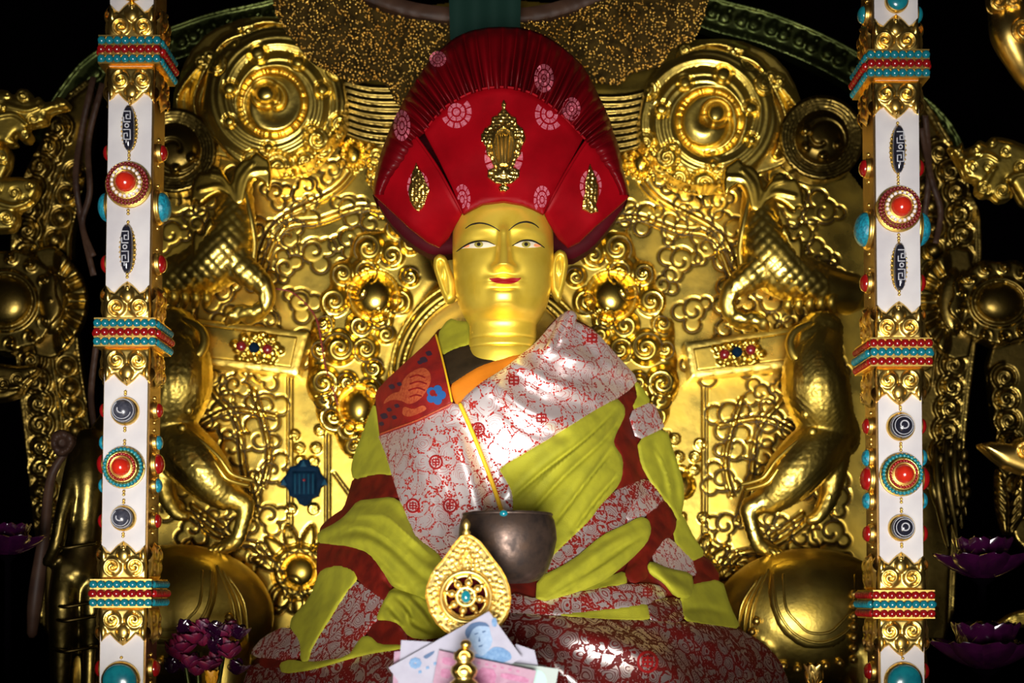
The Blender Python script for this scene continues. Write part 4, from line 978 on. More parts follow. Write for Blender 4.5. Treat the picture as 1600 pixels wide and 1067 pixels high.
body = obj('body', BV, BF, M['skin'], ST)
def decal(name, poly, mtl, parent, s=1.2, lift=.0005, smooth=2): return patch(name, poly, lambda x, y: on_face(x, y, lift), mtl, parent, .0012, s, 0, 1, smooth)
for eye, cx, sg in (([(719, 389), (726, 384.5), (734, 380.5), (742, 378), (752, 377), (762, 378), (770, 381), (776, 384), (766, 386), (756, 387.3), (745, 387.6), (733, 387.3), (726, 387.5)], 748, -1),
                    ([(802, 383.5), (808, 380), (815, 377), (824, 376), (833, 377.5), (841, 380.5), (847, 384.5), (841, 386), (832, 386.8), (820, 387), (811, 386)], 822, 1)):
    e = decal('eye', eye, M['eyew'], body)
    ir = [(cx+7*math.cos(a), 381.8+5.0*math.sin(a)) for a in np.linspace(0, 6.283, 22, endpoint=False)]
    i = decal('iris', ir, M['iris'], e, 1.2, .0008); decal('pupil', [(cx+3*math.cos(a), 381.5+3*math.sin(a)) for a in np.linspace(0, 6.283, 14, endpoint=False)], M['ink'], e, 1, .0011)
    k0 = eye[0:2]+[(eye[1][0]+8, eye[1][1]-2), (eye[1][0]+9, eye[1][1]+1)] if sg < 0 else [(835, 380), (843, 382), (847, 384), (840, 386), (834, 385)]
    decal('eye_corner', k0 if sg > 0 else [(721, 386), (728, 382), (734, 382), (733, 386), (726, 387)], M['eyepink'], e, 1.2, .0008)
    up = [(713, 393), (723, 386), (733, 380.5), (742, 377.5), (752, 376.3), (762, 377.5), (773, 382.5)] if sg < 0 else [(800, 384), (808, 379.5), (815, 376.3), (824, 375.2), (833, 376.5), (842, 380.8), (851, 387)]
    wd = [1, 2.2, 2.8, 2.8, 2.4, 1.8, .8] if sg < 0 else [.8, 1.8, 2.4, 2.8, 2.8, 2.2, 1]
    c = catmull(up, 4); decal('eyelid_line', band(c, np.interp(np.linspace(0, 1, len(c)), np.linspace(0, 1, 7), wd)), M['ink'], e, 1.2, .0009, 0)
    br = [(727, 357), (735, 351.5), (744, 349), (752, 348.5), (762, 350.5), (772, 355), (781, 361)] if sg < 0 else [(795, 360), (803, 353), (811, 348.5), (821, 346.5), (830, 348), (837, 351.5), (842, 356)]
    c = catmull(br, 4); decal('eyebrow', band(c, np.interp(np.linspace(0, 1, len(c)), [0, .3, .6, 1], [1, 2.6, 2.2, 1] if sg < 0 else [1, 2.2, 2.8, 1])), M['ink'], body, 1.2, .0006, 0)
decal('lips', [(763, 435), (771, 434.5), (780, 434), (785, 435.5), (789, 436), (794, 435), (802, 434), (810, 434.5), (815, 433.5), (811, 438.5), (804, 442), (796, 443.5), (786, 443.5), (775, 442), (768, 439)], M['lip'], body, 1.3, .0005)

# ------------------------------------------------------------------ red hat
HT = thing('red_hat', 'tall fan shaped crimson silk hat with pleated crown and gold brooches on the statue', 'hat', tuple(P(787, 315, -.05)))
Yp = lambda x, y: -.124+(320-np.asarray(y, float))/183*.042+1.9e-6*(np.asarray(x, float)-787)**2-.004*np.exp(-((np.asarray(x)-787)/60)**2-((np.asarray(y)-240)/60)**2)-.0030*np.sin(np.asarray(x)*.052+np.asarray(y)*.030)*np.sin(np.asarray(y)*.045-np.asarray(x)*.012)
panel_poly = [(662, 205), (680, 183), (699, 165), (720, 152), (743, 143), (765, 138), (787, 137), (808, 140), (830, 147), (852, 160), (871, 176), (892, 195), (911, 216), (886, 262), (866, 300), (849, 334), (834, 326), (816, 319), (787, 314), (754, 318), (738, 326), (724, 334), (706, 292), (685, 248)]
patch('front_panel', panel_poly, Yp, M['red'], HT, .010, 5, .004, 5, 0)
Lf = tps([(650, 215, -.070), (721, 332, -.092), (584, 304, -.028), (640, 354, -.055), (640, 270, -.066), (690, 384, -.03), (680, 310, -.088)])
Rf = tps([(917, 220, -.070), (852, 333, -.092), (982, 308, -.028), (935, 354, -.055), (927, 270, -.066), (890, 384, -.03), (890, 310, -.088)])
lf = [(650, 213), (662, 228), (685, 262), (705, 298), (722, 332), (716, 344), (700, 372), (686, 386), (668, 378), (640, 356), (612, 330), (584, 304), (604, 268), (628, 236)]
rf = [(917, 218), (905, 234), (884, 268), (866, 300), (850, 332), (856, 345), (872, 372), (888, 386), (905, 378), (932, 352), (958, 330), (982, 308), (960, 268), (938, 238)]
fl_ = patch('side_flap', lf, Lf, M['red'], HT, .008, 5, .004, 5, 0); fr_ = patch('side_flap', rf, Rf, M['red'], HT, .008, 5, .004, 5, 0)
for pts, fn in (([(651, 215), (662, 230), (685, 264), (705, 300), (722, 332)], Lf), ([(916, 220), (905, 236), (884, 270), (866, 302), (850, 332)], Rf)):
    c = catmull(pts, 5); obj('piping', *tube(P(c[:, 0], c[:, 1], fn(c[:, 0], c[:, 1])-.003), .0022, 8, 2), M['red'], HT)
# pleated crown, swept by angle about the brow
inner = np.array([(600, 300), (632, 250), (651, 216), (663, 205), (681, 182), (700, 164), (743, 142), (787, 136), (831, 146), (872, 175), (911, 214), (917, 220), (940, 252), (968, 300)], float)
outer = np.array([(582, 306), (590, 258), (604, 215), (622, 175), (648, 129), (668, 98), (692, 74), (712, 58), (735, 48), (760, 43), (787, 42), (812, 43), (834, 48), (855, 57), (874, 70), (911, 103), (936, 151), (958, 205), (973, 264), (984, 309)], float)
cc = np.array([787, 310.])
def polar(p): q = p-cc; return np.arctan2(-q[:, 1], -q[:, 0]) % (2*math.pi), np.hypot(q[:, 0], q[:, 1])
ia, ir = polar(inner); oa, orr = polar(outer); ia[ia > 5] -= 2*math.pi; oa[oa > 5] -= 2*math.pi
na, nv = 900, 22
th = np.linspace(.03, math.pi-.03, na); ct, sv = [], []
# angle measured clockwise from the left tip
ri = np.interp(th, (math.pi-np.arctan2(cc[1]-inner[:, 1], inner[:, 0]-cc[0])), ir); ro = np.interp(th, (math.pi-np.arctan2(cc[1]-outer[:, 1], outer[:, 0]-cc[0])), orr)
rs = np.random.RandomState(5); ph = np.cumsum(.6+.8*rs.rand(na)); ph = ph/ph[-1]*2*math.pi*40
am = np.interp(th, [0, .45, .75, 2.4, 2.7, math.pi], [0, .15, 1, 1, .15, 0])
var = .65+.35*np.sin(np.linspace(0, 37, na))*np.sin(np.linspace(1, 14, na))
VV = []; YV = []
for i in range(nv):
    v = i/(nv-1); rr = (ri-2)*(1-v)+ro*v; x = cc[0]-rr*np.cos(th); y = cc[1]-rr*np.sin(th)
    yi = np.where((th > .55) & (th < 2.6), Yp(cc[0]-ri*np.cos(th), cc[1]-ri*np.sin(th)), np.where(th < 1.5, Lf(cc[0]-ri*np.cos(th), cc[1]-ri*np.sin(th)), Rf(cc[0]-ri*np.cos(th), cc[1]-ri*np.sin(th))))+.003
    Y = yi+(-.030-yi)*v**1.6-.012*np.sin(math.pi*v)+.016*max(0, v-.85)/.15
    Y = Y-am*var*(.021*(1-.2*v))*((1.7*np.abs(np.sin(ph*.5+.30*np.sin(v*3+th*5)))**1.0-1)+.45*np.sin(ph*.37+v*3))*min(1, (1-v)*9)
    VV.append(P(x, y, Y)); YV.append(Y)
for t_ in (0.03, .07, .095): VV.append(VV[nv-1]+np.array([0, t_, 0]))
VV = np.array(VV); n_r = len(VV); idx = np.arange(n_r*na).reshape(n_r, na)
q = np.stack([idx[:-1, :-1], idx[:-1, 1:], idx[1:, 1:], idx[1:, :-1]], -1).reshape(-1, 4)[:, ::-1]
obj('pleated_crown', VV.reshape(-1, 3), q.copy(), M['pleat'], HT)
c = catmull(inner, 6); obj('piping', *tube(np.array([P(a, b, min(float(Yp(a, b)), .0)+.002) for a, b in c if 660 < a < 914]), .002, 8, 2), M['red'], HT)
patch('hat_back', [(584, 305), (606, 345), (640, 380), (676, 400), (720, 395), (787, 380), (850, 395), (890, 408), (925, 388), (955, 352), (982, 310), (950, 230), (900, 130), (787, 70), (680, 130), (620, 230)], .045, M['lining'], HT, .04, 8, .01, 10)
# woven roundels
def roundel(cx, cy, rx, ry, fn, seed, mtl='pink', clip=None):
    o = None
    parts = []
    def ringp(r0, r1, n, a0=0, a1=6.283):
        a = np.linspace(a0, a1, n); return np.vstack([np.column_stack([cx+rx*r1*np.cos(a), cy+ry*r1*np.sin(a)]), np.column_stack([cx+rx*r0*np.cos(a), cy+ry*r0*np.sin(a)])[::-1]])
    polys = [ringp(.0, .22, 12)[:12]]+[ringp(.32, .56, 6, a+.06, a+.72) for a in np.arange(0, 6.28, .785)]+[ringp(.68, 1.0, 5, a+.05, a+.46) for a in np.arange(.2, 6.4, .5236)]
    ms = []
    for p in polys:
        if clip is not None: 
            if not inside(p[:, 0], p[:, 1], np.array(clip)).all(): continue
        v2, f2, d2 = tri2d(p, 4, 0); Y = fn(v2[:, 0], v2[:, 1])-.0009
        ms.append(shell(P(v2[:, 0], v2[:, 1], Y), f2, .0012))
    if ms: obj('woven_roundel', *cat_(ms), M[mtl], HT)
for (x, y, rx, ry) in ((713, 175, 24, 25), (859, 178, 23, 25), (722, 312, 13, 24), (847, 312, 13, 22), (787, 246, 30, 32)): roundel(x, y, rx, ry, Yp, 0, 'pink', panel_poly)
for (x, y, fn, p_) in ((653, 292, Lf, lf), (923, 290, Rf, rf)): roundel(x, y, 17, 25, fn, 0, 'pink', p_)
YV = np.array(YV)
def crown(x, y):
    a = np.arctan2(cc[1]-y, cc[0]-x); r = np.hypot(x-cc[0], y-cc[1])
    v = np.clip((r-np.interp(a, th, ri))/(np.interp(a, th, ro)-np.interp(a, th, ri)), 0, 1)*(nv-1); u = np.clip((a-th[0])/(th[1]-th[0]), 0, na-1.01)
    i, j = np.minimum(v.astype(int), nv-2), u.astype(int); f, g_ = v-i, u-j
    return (YV[i, j]*(1-g_)+YV[i, j+1]*g_)*(1-f)+(YV[i+1, j]*(1-g_)+YV[i+1, j+1]*g_)*f-.0008
for (x, y, rx, ry) in ((850, 122, 15, 22), (893, 170, 14, 18), (628, 196, 13, 24), (684, 92, 13, 12)): roundel(x, y, rx, ry, crown, 0, 'pink')
# brooches
def brooch(out, Y, cx, cy, big, parent, lab):
    k = K(-.1); xs = [p[0] for p in out]; ys = [p[1] for p in out]
    h = HF(min(xs)-2, min(ys)-2, max(xs)+2, max(ys)+2, .8); h.inflate(out, 3, 4)
    rb = np.random.RandomState(int(cx)); 
    gx = [(a, b) for a in np.arange(min(xs), max(xs), 5.4) for b in np.arange(min(ys), max(ys), 5.4)]
    for a, b in gx: h.dome(a+rb.normal(0, 1), b+rb.normal(0, 1), 3.6, 3.6, 6.5)
    if big:
        m = [(787, 196), (800, 206), (804, 224), (800, 246), (794, 262), (780, 262), (774, 246), (770, 224), (774, 206)]
        w = inside(h.X, h.Y, m); d, _ = segdist(h.X, h.Y, np.array(m+m[:1])); h.H = np.where(w, 5, h.H); h.H = np.maximum(h.H, np.where(d < 2, 9, 0))
        for dx in (-7, 0, 7): h.dome(787+dx, 212, 3.2, 3.6, 10); h.stroke([(787+dx, 214), (787+dx*.55, 256)], 3.4, 2.4, 10)
        for a in np.linspace(0, 6.283, 16): h.dome(787+24*math.cos(a), 277-abs(9*math.sin(a))*-1, 4, 4, 7)
        h.dome(787, 268, 13, 11, 9); h.dome(787, 266, 5, 5, 12)
    o = patch('brooch', out, lambda x, y: Y(x, y)-.0035-h.at(x, y)*k, M['gold'], HT, .006, 1.7, .002, 2, 0)
    return o
bc = [(787, 156), (791, 162), (789, 170), (796, 178), (806, 184), (808, 194), (816, 200), (822, 210), (822, 220), (815, 228), (814, 240), (806, 250), (803, 262), (812, 266), (811, 276), (800, 286), (790, 288), (796, 294), (790, 299), (782, 299), (778, 294), (784, 288), (774, 286), (762, 276), (762, 266), (771, 262), (768, 250), (760, 240), (759, 228), (752, 220), (752, 210), (758, 200), (766, 194), (768, 184), (778, 178), (785, 170), (783, 162)]
brooch(bc, Yp, 787, 230, True, HT, '')
brooch([(650, 254), (654, 262), (660, 272), (665, 284), (671, 296), (666, 310), (662, 322), (654, 330), (646, 324), (640, 312), (638, 298), (641, 284), (644, 270)], Lf, 653, 292, False, HT, '')
brooch([(922, 256), (926, 266), (932, 278), (937, 292), (936, 306), (931, 320), (935, 330), (924, 333), (910, 326), (911, 314), (914, 300), (915, 284), (918, 268)], Rf, 922, 295, False, HT, '')

# ------------------------------------------------------------------ robes
Bc = tps([(788, 565, -.082), (788, 590, -.105), (600, 600, .03), (585, 660, .06), (640, 600, -.05), (690, 530, .0), (720, 560, -.065), (985, 600, .05), (940, 560, -.01), (880, 495, .0), (860, 560, -.07), (720, 650, -.110), (850, 640, -.118), (788, 720, -.122), (650, 700, -.085), (930, 690, -.075),
          (550, 740, .06), (600, 760, -.05), (500, 840, .04), (550, 850, -.08), (650, 890, -.20), (720, 850, -.155), (720, 920, -.24), (800, 930, -.25), (1062, 740, .06), (1000, 760, -.03), (1020, 850, -.08), (1105, 890, .03), (930, 850, -.15), (860, 900, -.22), (790, 820, -.145),
          (450, 990, -.04), (395, 1050, .0), (470, 930, .03), (500, 960, -.08), (560, 1000, -.19), (640, 1000, -.26), (600, 1060, -.28), (480, 1060, -.16), (790, 1000, -.29), (790, 1067, -.33), (800, 1130, -.34),
          (950, 980, -.25), (1000, 1050, -.28), (1090, 990, -.13), (1155, 975, .0), (1222, 1067, .0), (1100, 1090, -.19), (1240, 1130, -.02), (380, 1130, -.05), (600, 1130, -.29), (1000, 1130, -.29), (1150, 1040, -.08)])
folds = []   # (points, amplitude toward the viewer, width)
def fold(pts, a, w): folds.append((catmull(pts, 5), a, w))
# lapel and shoulder folds
for p in ([(797, 782), (850, 735), (915, 686), (960, 640)], [(830, 800), (880, 745), (940, 690), (972, 650)], [(868, 815), (915, 755), (962, 690)], [(895, 830), (935, 775), (968, 740)]): fold(p, -.011, 3.8); fold([(x-9, y-8) for x, y in p], .007, 11)
for p in ([(800, 560), (850, 590), (930, 620)], [(840, 540), (900, 560), (975, 580)], [(770, 600), (820, 640), (880, 660)]): fold(p, .013, 14); fold([(x+4, y+22) for x, y in p], -.011, 11)
for p in ([(840, 600), (870, 575), (900, 540)], [(905, 520), (930, 560), (960, 590)]): fold(p, -.008, 10)
for p in ([(640, 690), (670, 760), (690, 840)], [(700, 660), (730, 740), (750, 810)]): fold(p, .009, 14); fold([(x+26, y) for x, y in p], -.007, 12)
for p in ([(505, 836), (560, 815), (610, 835), (660, 880), (690, 905)], [(520, 846), (575, 845), (620, 880), (650, 915)], [(590, 790), (625, 820), (670, 868)], [(545, 800), (590, 805), (640, 845)]): fold(p, .010, 9); fold([(x-6, y+13) for x, y in p], -.006, 6)
for p in ([(610, 935), (632, 955), (640, 978), (668, 992)], [(630, 930), (655, 955), (670, 978)], [(600, 950), (615, 968), (630, 985)]): fold(p, .011, 7); fold([(x+7, y-5) for x, y in p], -.007, 5)
for p in ([(505, 905), (500, 960), (478, 1020)], [(540, 900), (520, 950), (490, 1010)]): fold(p, .007, 9)
for p in ([(600, 900), (612, 918), (640, 925)],): fold(p, -.014, 5)
for p in ([(845, 935), (900, 895), (960, 850), (1005, 825)], [(860, 915), (920, 870), (975, 838)]): fold(p, .006, 8); fold([(x+6, y+10) for x, y in p], -.004, 4)
fold([(900, 925), (950, 905), (985, 880), (1012, 850)], -.012, 7)
for p in ([(1020, 690), (1035, 740), (1045, 790)], [(1045, 700), (1056, 760), (1060, 800)]): fold(p, -.005, 6)
for p in ([(1020, 880), (1040, 905), (1075, 925)], ): fold(p, .016, 10); fold([(x, y+22) for x, y in p], -.010, 8)
for p in ([(880, 985), (950, 1000), (1030, 1030), (1090, 1080)],): fold(p, .030, 26); fold([(x+10, y-28) for x, y in p], -.012, 22)
for p in ([(820, 990), (870, 1040), (930, 1090)],): fold(p, .018, 20); fold([(x-5, y+34) for x, y in p], -.014, 18)
fold([(1060, 985), (1130, 1010), (1190, 1060)], .012, 20)
fold([(1040, 960), (1090, 950), (1135, 958)], -.006, 6); fold([(985, 640), (990, 690), (1000, 740), (1020, 790)], -.007, 9)
fold([(560, 1015), (520, 1035), (460, 1050)], .008, 8); fold([(420, 1000), (440, 1015), (470, 1020)], .006, 8)
pleats = []
for p in ([(785, 790), (830, 755), (900, 700), (960, 652)], [(812, 785), (860, 738), (915, 690), (970, 640)], [(866, 826), (905, 770), (935, 735), (974, 696)], [(900, 828), (930, 790), (950, 765), (970, 735)],
          [(512, 842), (560, 822), (600, 838), (640, 872), (672, 905)], [(552, 806), (600, 806), (640, 838), (680, 872)], [(850, 938), (905, 905), (955, 876), (1005, 838)], [(622, 942), (640, 962), (664, 978)], [(1022, 700), (1040, 735), (1050, 780)]):
    pleats.append((catmull(p, 6), .006, 9.0))
def B(x, y):
    x, y = np.asarray(x, float), np.asarray(y, float); Y = Bc(x, y)
    for p, a, w in folds:
        m = (x > p[:, 0].min()-3*w) & (x < p[:, 0].max()+3*w) & (y > p[:, 1].min()-3*w) & (y < p[:, 1].max()+3*w)
        if m.any():
            d, t = segdist(x[m], y[m], p); Y[m] -= a*np.exp(-(d/w)**2)*np.sqrt(np.sin(math.pi*np.clip(t, .04, .96)))
    for p, a, w in pleats:
        m = (x > p[0, 0]) & (x < p[-1, 0])
        if m.any():
            dy = y[m]-np.interp(x[m], p[:, 0], p[:, 1]); u = (x[m]-p[0, 0])/(p[-1, 0]-p[0, 0])
            Y[m] -= a*np.sin(math.pi*u)**.6*np.where(dy > 0, np.exp(-dy/w), np.exp(dy/1.2))
    return Y
def lay(l): return lambda x, y: B(x, y)-l
# inner garment
UR = thing('inner_robe', 'inner robe of silver brocade lapels with orange sash and dark collar on the statue', 'robe', tuple(P(760, 700, 0)))
base = [(690, 508), (735, 505), (760, 560), (830, 555), (862, 500), (890, 492), (930, 515), (992, 590), (1035, 665), (1062, 740), (1062, 805), (1100, 868), (1124, 905), (1138, 947), (1158, 985), (1190, 1003), (1217, 1030), (1232, 1067), (1240, 1125), (372, 1125), (382, 1060), (402, 1024), (450, 985), (486, 936), (500, 890), (500, 835), (545, 800), (552, 750), (568, 680), (588, 620), (606, 592), (660, 545)]
patch('under_robe', base, lambda x, y: B(x, y)+.009, M['maroon'], UR, .10, 7, .02, 12)
def cloth(name, poly, mtl, lift, parent, s=3.6, thick=.003, roll=.0035, rollw=4, gb=1.2, smooth=1): return patch(name, poly, lay(lift), M[mtl], parent, thick, s, roll, rollw, smooth, gb)
cloth('collar', [(690, 553), (732, 537), (756, 543), (792, 560), (770, 566), (744, 576), (704, 604), (696, 580)], 'collar', .000, UR)
cloth('collar_edge', [(702, 498), (718, 503), (733, 503), (736, 537), (712, 543), (689, 555), (684, 523)], 'lime', .001, UR)
cloth('orange_sash', [(703, 603), (725, 588), (750, 573), (780, 563), (808, 554), (830, 560), (800, 585), (760, 606), (730, 625), (720, 638), (711, 628)], 'orange', .003, UR)
L1 = [(590, 678), (640, 660), (705, 630), (720, 634), (735, 668), (752, 710), (770, 757), (788, 808), (775, 850), (745, 880), (700, 880), (680, 868), (650, 845), (640, 822), (625, 780), (612, 738), (601, 702)]
R1_ = [(723, 624), (750, 600), (789, 576), (812, 557), (838, 536), (862, 508), (880, 489), (890, 500), (908, 507), (929, 517), (969, 562), (996, 592), (986, 606), (962, 623), (929, 640), (895, 662), (861, 683), (825, 704), (794, 724), (779, 733), (792, 752), (801, 772), (803, 800), (786, 812), (770, 757), (752, 710), (735, 668), (720, 636)]
lpL = cloth('left_lapel', L1, 'brocade', .006, UR, 3.2); lpR = cloth('right_lapel', R1_, 'brocade', .008, UR, 3.2, .004, .004, 5)
c = catmull([(858, 545), (872, 520), (884, 498), (893, 494), (890, 512), (876, 532)], 5)
obj('collar_fold', *tube(P(c[:, 0], c[:, 1], B(c[:, 0], c[:, 1])-.016), np.interp(np.linspace(0, 1, len(c)), [0, .3, .7, 1], [.006, .009, .008, .004]), 12, 1), M['brocade'], UR)
# woven longevity roundels in red
def shou(cx, cy, r, lift, parent, sq=False):
    ms = []
    def add(p):
        v2, f2, d2 = tri2d(p, 3, 0); ms.append(shell(P(v2[:, 0], v2[:, 1], B(v2[:, 0], v2[:, 1])-lift), f2, .0012))
    a = np.linspace(0, 6.283, 25)
    if not sq:
        o = np.column_stack([cx+r*np.cos(a), cy+r*1.05*np.sin(a)]); i = np.column_stack([cx+r*.76*np.cos(a), cy+r*.8*np.sin(a)]); add(np.vstack([o, i[::-1]]))
    bars = [(-.45, -.45, .45, -.30), (-.55, -.08, .55, .08), (-.45, .30, .45, .45), (-.08, -.6, .08, .6), (-.5, -.4, -.36, -.05), (.36, -.4, .5, -.05), (-.5, .05, -.36, .4), (.36, .05, .5, .4)]
    if sq: bars = [(x0*1.6, y0*1.5, x1*1.6, y1*1.5) for x0, y0, x1, y1 in bars]
    for x0, y0, x1, y1 in bars: add(np.array([(cx+x0*r, cy+y0*r), (cx+x1*r, cy+y0*r), (cx+x1*r, cy+y1*r), (cx+x0*r, cy+y1*r)]))
    obj('woven_emblem', *cat_(ms), M['redthread'], parent)
M['redthread'] = mat('red_brocade_thread', (.27, .010, .010), 0, .5, spec=.2)
for x, y in ((681, 722), (703, 790), (645, 790)): shou(x, y, 11, .0075, lpL)
for x, y, s in ((747, 671, 0), (803, 594, 1), (846, 653, 1), (925, 528, 1)): shou(x, y, 10 if s else 11, .0095, lpR, bool(s))
# yellow cord from the sash to the bowl
c = catmull([(719, 632), (735, 668), (752, 710), (770, 757), (785, 803)], 6)
tag(obj('cord', *tube(P(c[:, 0], c[:, 1], B(c[:, 0], c[:, 1])-.013), .0032, 8, 1), M['yellow'], UR), 'flat yellow cord')

# scarlet embroidered shoulder flap
SF = thing('shoulder_flap', 'scarlet shoulder flap embroidered with an orange coil and a blue flower', 'cloth', tuple(P(640, 600, -.08)))
fp = [(681, 523), (690, 556), (699, 594), (707, 628), (702, 637), (676, 648), (648, 661), (620, 671), (593, 681), (589, 648), (586, 618), (592, 606), (606, 591), (642, 558)]
flap = lambda x, y: B(x, y)-.013-.004*np.sin((np.asarray(x)-600)*.05)
sf = patch('flap_cloth', fp, flap, M['scarlet'], SF, .004, 3.6, .003, 3, 0)
ed = catmull([(681, 523), (690, 556), (699, 594), (706, 627)], 6); obj('edge_cord', *tube(P(ed[:, 0], ed[:, 1], flap(ed[:, 0], ed[:, 1])-.001), .0016, 8, 1), M['yellow'], SF)
ed = catmull([(706, 630), (676, 645), (648, 658), (620, 668), (594, 678)], 6); obj('edge_cord', *tube(P(ed[:, 0], ed[:, 1], flap(ed[:, 0], ed[:, 1])-.001), .0014, 8, 1), M['dragon'], SF)
def emb(name, poly, mtl, l=.001, sm=2): return patch(name, poly, lambda x, y: flap(x, y)-l, M[mtl], sf, .0016, 2.4, 0, 1, sm)
emb('embroidered_coil', [(625, 612), (628, 596), (638, 584), (652, 576), (664, 574), (672, 582), (674, 594), (668, 608), (660, 620), (650, 628), (638, 632), (628, 626), (612, 624), (598, 632), (603, 622), (614, 614)], 'dragon')
for p in ([(640, 590), (652, 586), (664, 590)], [(640, 600), (654, 596), (667, 600)], [(638, 610), (652, 606), (664, 610)], [(640, 620), (650, 617), (659, 619)]):
    cx = catmull(p, 5); emb('embroidered_line', band(cx, 2.2), 'scarlet', .0022, 0)
emb('embroidered_base', [(630, 634), (645, 640), (662, 632), (668, 640), (640, 652), (628, 648)], 'dragon')
for i in range(5):
    a = i*1.256; emb('blue_petal', [(681+9*math.cos(a)+7*math.cos(t), 617+9*math.sin(a)+7*math.sin(t)) for t in np.linspace(0, 6.283, 12, endpoint=False)], 'blue', .0012+.0003*i)
emb('flower_heart', [(676+5*math.cos(t), 614+5*math.sin(t)) for t in np.linspace(0, 6.283, 12, endpoint=False)], 'scarlet', .004)
for x, y, r in ((662, 562, 6), (670, 552, 5), (656, 566, 4), (612, 604, 5), (600, 650, 6), (608, 640, 4), (620, 634, 4), (596, 662, 4), (616, 652, 4), (624, 600, 4)):
    emb('dark_blossom', [(x+r*(1+.25*math.sin(4*t))*math.cos(t), y+r*.8*math.sin(t)) for t in np.linspace(0, 6.283, 12, endpoint=False)], 'indigo', .001)

# patchwork cloak
CK = thing('patchwork_cloak', 'yellow-green cloak with sewn red and silver brocade strips wrapped round the statue', 'cloak', tuple(P(790, 900, -.1)))
def C(name, mtl, lift, poly, **k): return cloth(name, poly, mtl, lift, CK, **k)
GP, BS, RS = 'green_patch', 'brocade_strip', 'red_strip'
C(GP, 'lime', .003, [(585, 630), (589, 655), (593, 680), (604, 705), (616, 742), (588, 740), (552, 749), (549, 730), (556, 704), (567, 678), (577, 650)])
C(RS, 'maroon', .001, [(552, 748), (590, 738), (615, 741), (628, 774), (607, 780), (570, 785), (559, 786), (542, 806), (527, 822), (499, 834), (502, 822), (521, 806), (538, 795), (547, 766)])
C(RS, 'maroon', .004, [(497, 848), (515, 848), (545, 851), (578, 861), (600, 891), (614, 920), (602, 941), (576, 923), (556, 901), (533, 886), (502, 892), (495, 900)])
C(GP, 'lime', .008, [(559, 783), (585, 780), (612, 777), (627, 786), (641, 818), (652, 840), (690, 866), (702, 900), (690, 930), (665, 938), (646, 928), (625, 922), (610, 912), (599, 893), (576, 863), (545, 853), (515, 850), (497, 847), (497, 832), (526, 817), (542, 804)], s=3, thick=.004, roll=.006, rollw=5)
C(BS, 'brocade3', .004, [(551, 906), (576, 920), (602, 938), (596, 962), (577, 981), (552, 1018), (545, 1029), (481, 1038), (487, 1008), (512, 972), (533, 936)])
C(GP, 'lime', .006, [(502, 889), (527, 882), (553, 890), (559, 905), (533, 937), (512, 973), (488, 1010), (482, 1032), (471, 1035), (468, 1000), (450, 973), (484, 936), (496, 904)], s=3.2, roll=.005)
C(RS, 'maroon', .003, [(576, 976), (607, 966), (626, 976), (638, 994), (626, 1012), (591, 1010), (575, 996)])
C(GP, 'lime', .009, [(612, 918), (634, 926), (665, 935), (700, 984), (690, 995), (664, 998), (640, 995), (624, 974), (607, 968), (588, 968), (594, 951)], s=2.8, thick=.004, roll=.006, rollw=5)
C(BS, 'brocade3', .004, [(447, 978), (470, 1000), (470, 1026), (440, 1033), (404, 1027), (391, 1020), (411, 996)])
C(RS, 'maroon', .003, [(406, 1024), (438, 1018), (469, 1025), (455, 1036), (438, 1042), (407, 1042)])
C(BS, 'brocade2', .000, [(372, 1110), (384, 1056), (394, 1036), (440, 1046), (487, 1042), (548, 1024), (590, 1010), (640, 1002), (720, 990), (800, 1000), (790, 1110)])
C(GP, 'lime', .007, [(564, 996), (577, 994), (592, 1008), (628, 1008), (628, 1013), (580, 1020), (548, 1028), (487, 1046), (441, 1052), (437, 1037), (453, 1031), (481, 1036), (544, 1027)], s=3)
# right side
C(GP, 'lime', .007, [(777, 731), (820, 707), (861, 683), (930, 640), (962, 622), (976, 635), (976, 650), (962, 676), (957, 693), (973, 716), (971, 747), (962, 763), (939, 787), (922, 812), (905, 828), (870, 862), (845, 880), (800, 860), (798, 802), (800, 770), (790, 750)], s=3, thick=.004, roll=.005, rollw=5)
C(RS, 'maroon', .003, [(964, 621), (987, 610), (997, 618), (993, 634), (980, 650), (993, 686), (1002, 722), (1012, 748), (962, 768), (971, 747), (973, 716), (957, 693), (962, 676), (976, 650)])
C(BS, 'brocade', .006, [(982, 645), (1020, 627), (1033, 658), (1038, 668), (996, 689)], s=3)
C(GP, 'lime', .004, [(992, 596), (1003, 606), (1017, 629), (994, 640), (986, 634), (997, 618)])
C(GP, 'lime', .007, [(996, 688), (1040, 668), (1054, 713), (1067, 753), (1068, 784), (1061, 815), (1053, 800), (1037, 778), (1016, 751), (1002, 726)], s=3, roll=.005)
C(BS, 'brocade3', .004, [(843, 903), (867, 861), (905, 827), (921, 811), (938, 788), (968, 763), (1011, 746), (1042, 779), (1013, 803), (972, 827), (942, 836), (907, 864), (872, 888)], s=3)
C(RS, 'maroon', .004, [(1010, 803), (1040, 779), (1055, 801), (1056, 828), (1030, 855), (1013, 874), (1013, 902), (988, 912), (976, 896), (985, 874), (1014, 836)])
C(BS, 'brocade', .0065, [(975, 815), (990, 783), (1012, 768), (1030, 790), (1008, 804)], s=3)
C(GP, 'lime', .012, [(840, 904), (894, 877), (942, 836), (974, 822), (1000, 808), (1013, 812), (1017, 829), (1010, 848), (985, 874), (948, 904), (907, 923), (838, 942)], s=2.8, thick=.004, roll=.004, rollw=4)
C(GP, 'lime', .002, [(890, 928), (948, 903), (977, 892), (979, 914), (930, 924)])
C(BS, 'brocade', .004, [(1018, 875), (1030, 850), (1040, 838), (1056, 850), (1083, 874), (1089, 897), (1078, 900), (1044, 890)], s=3)
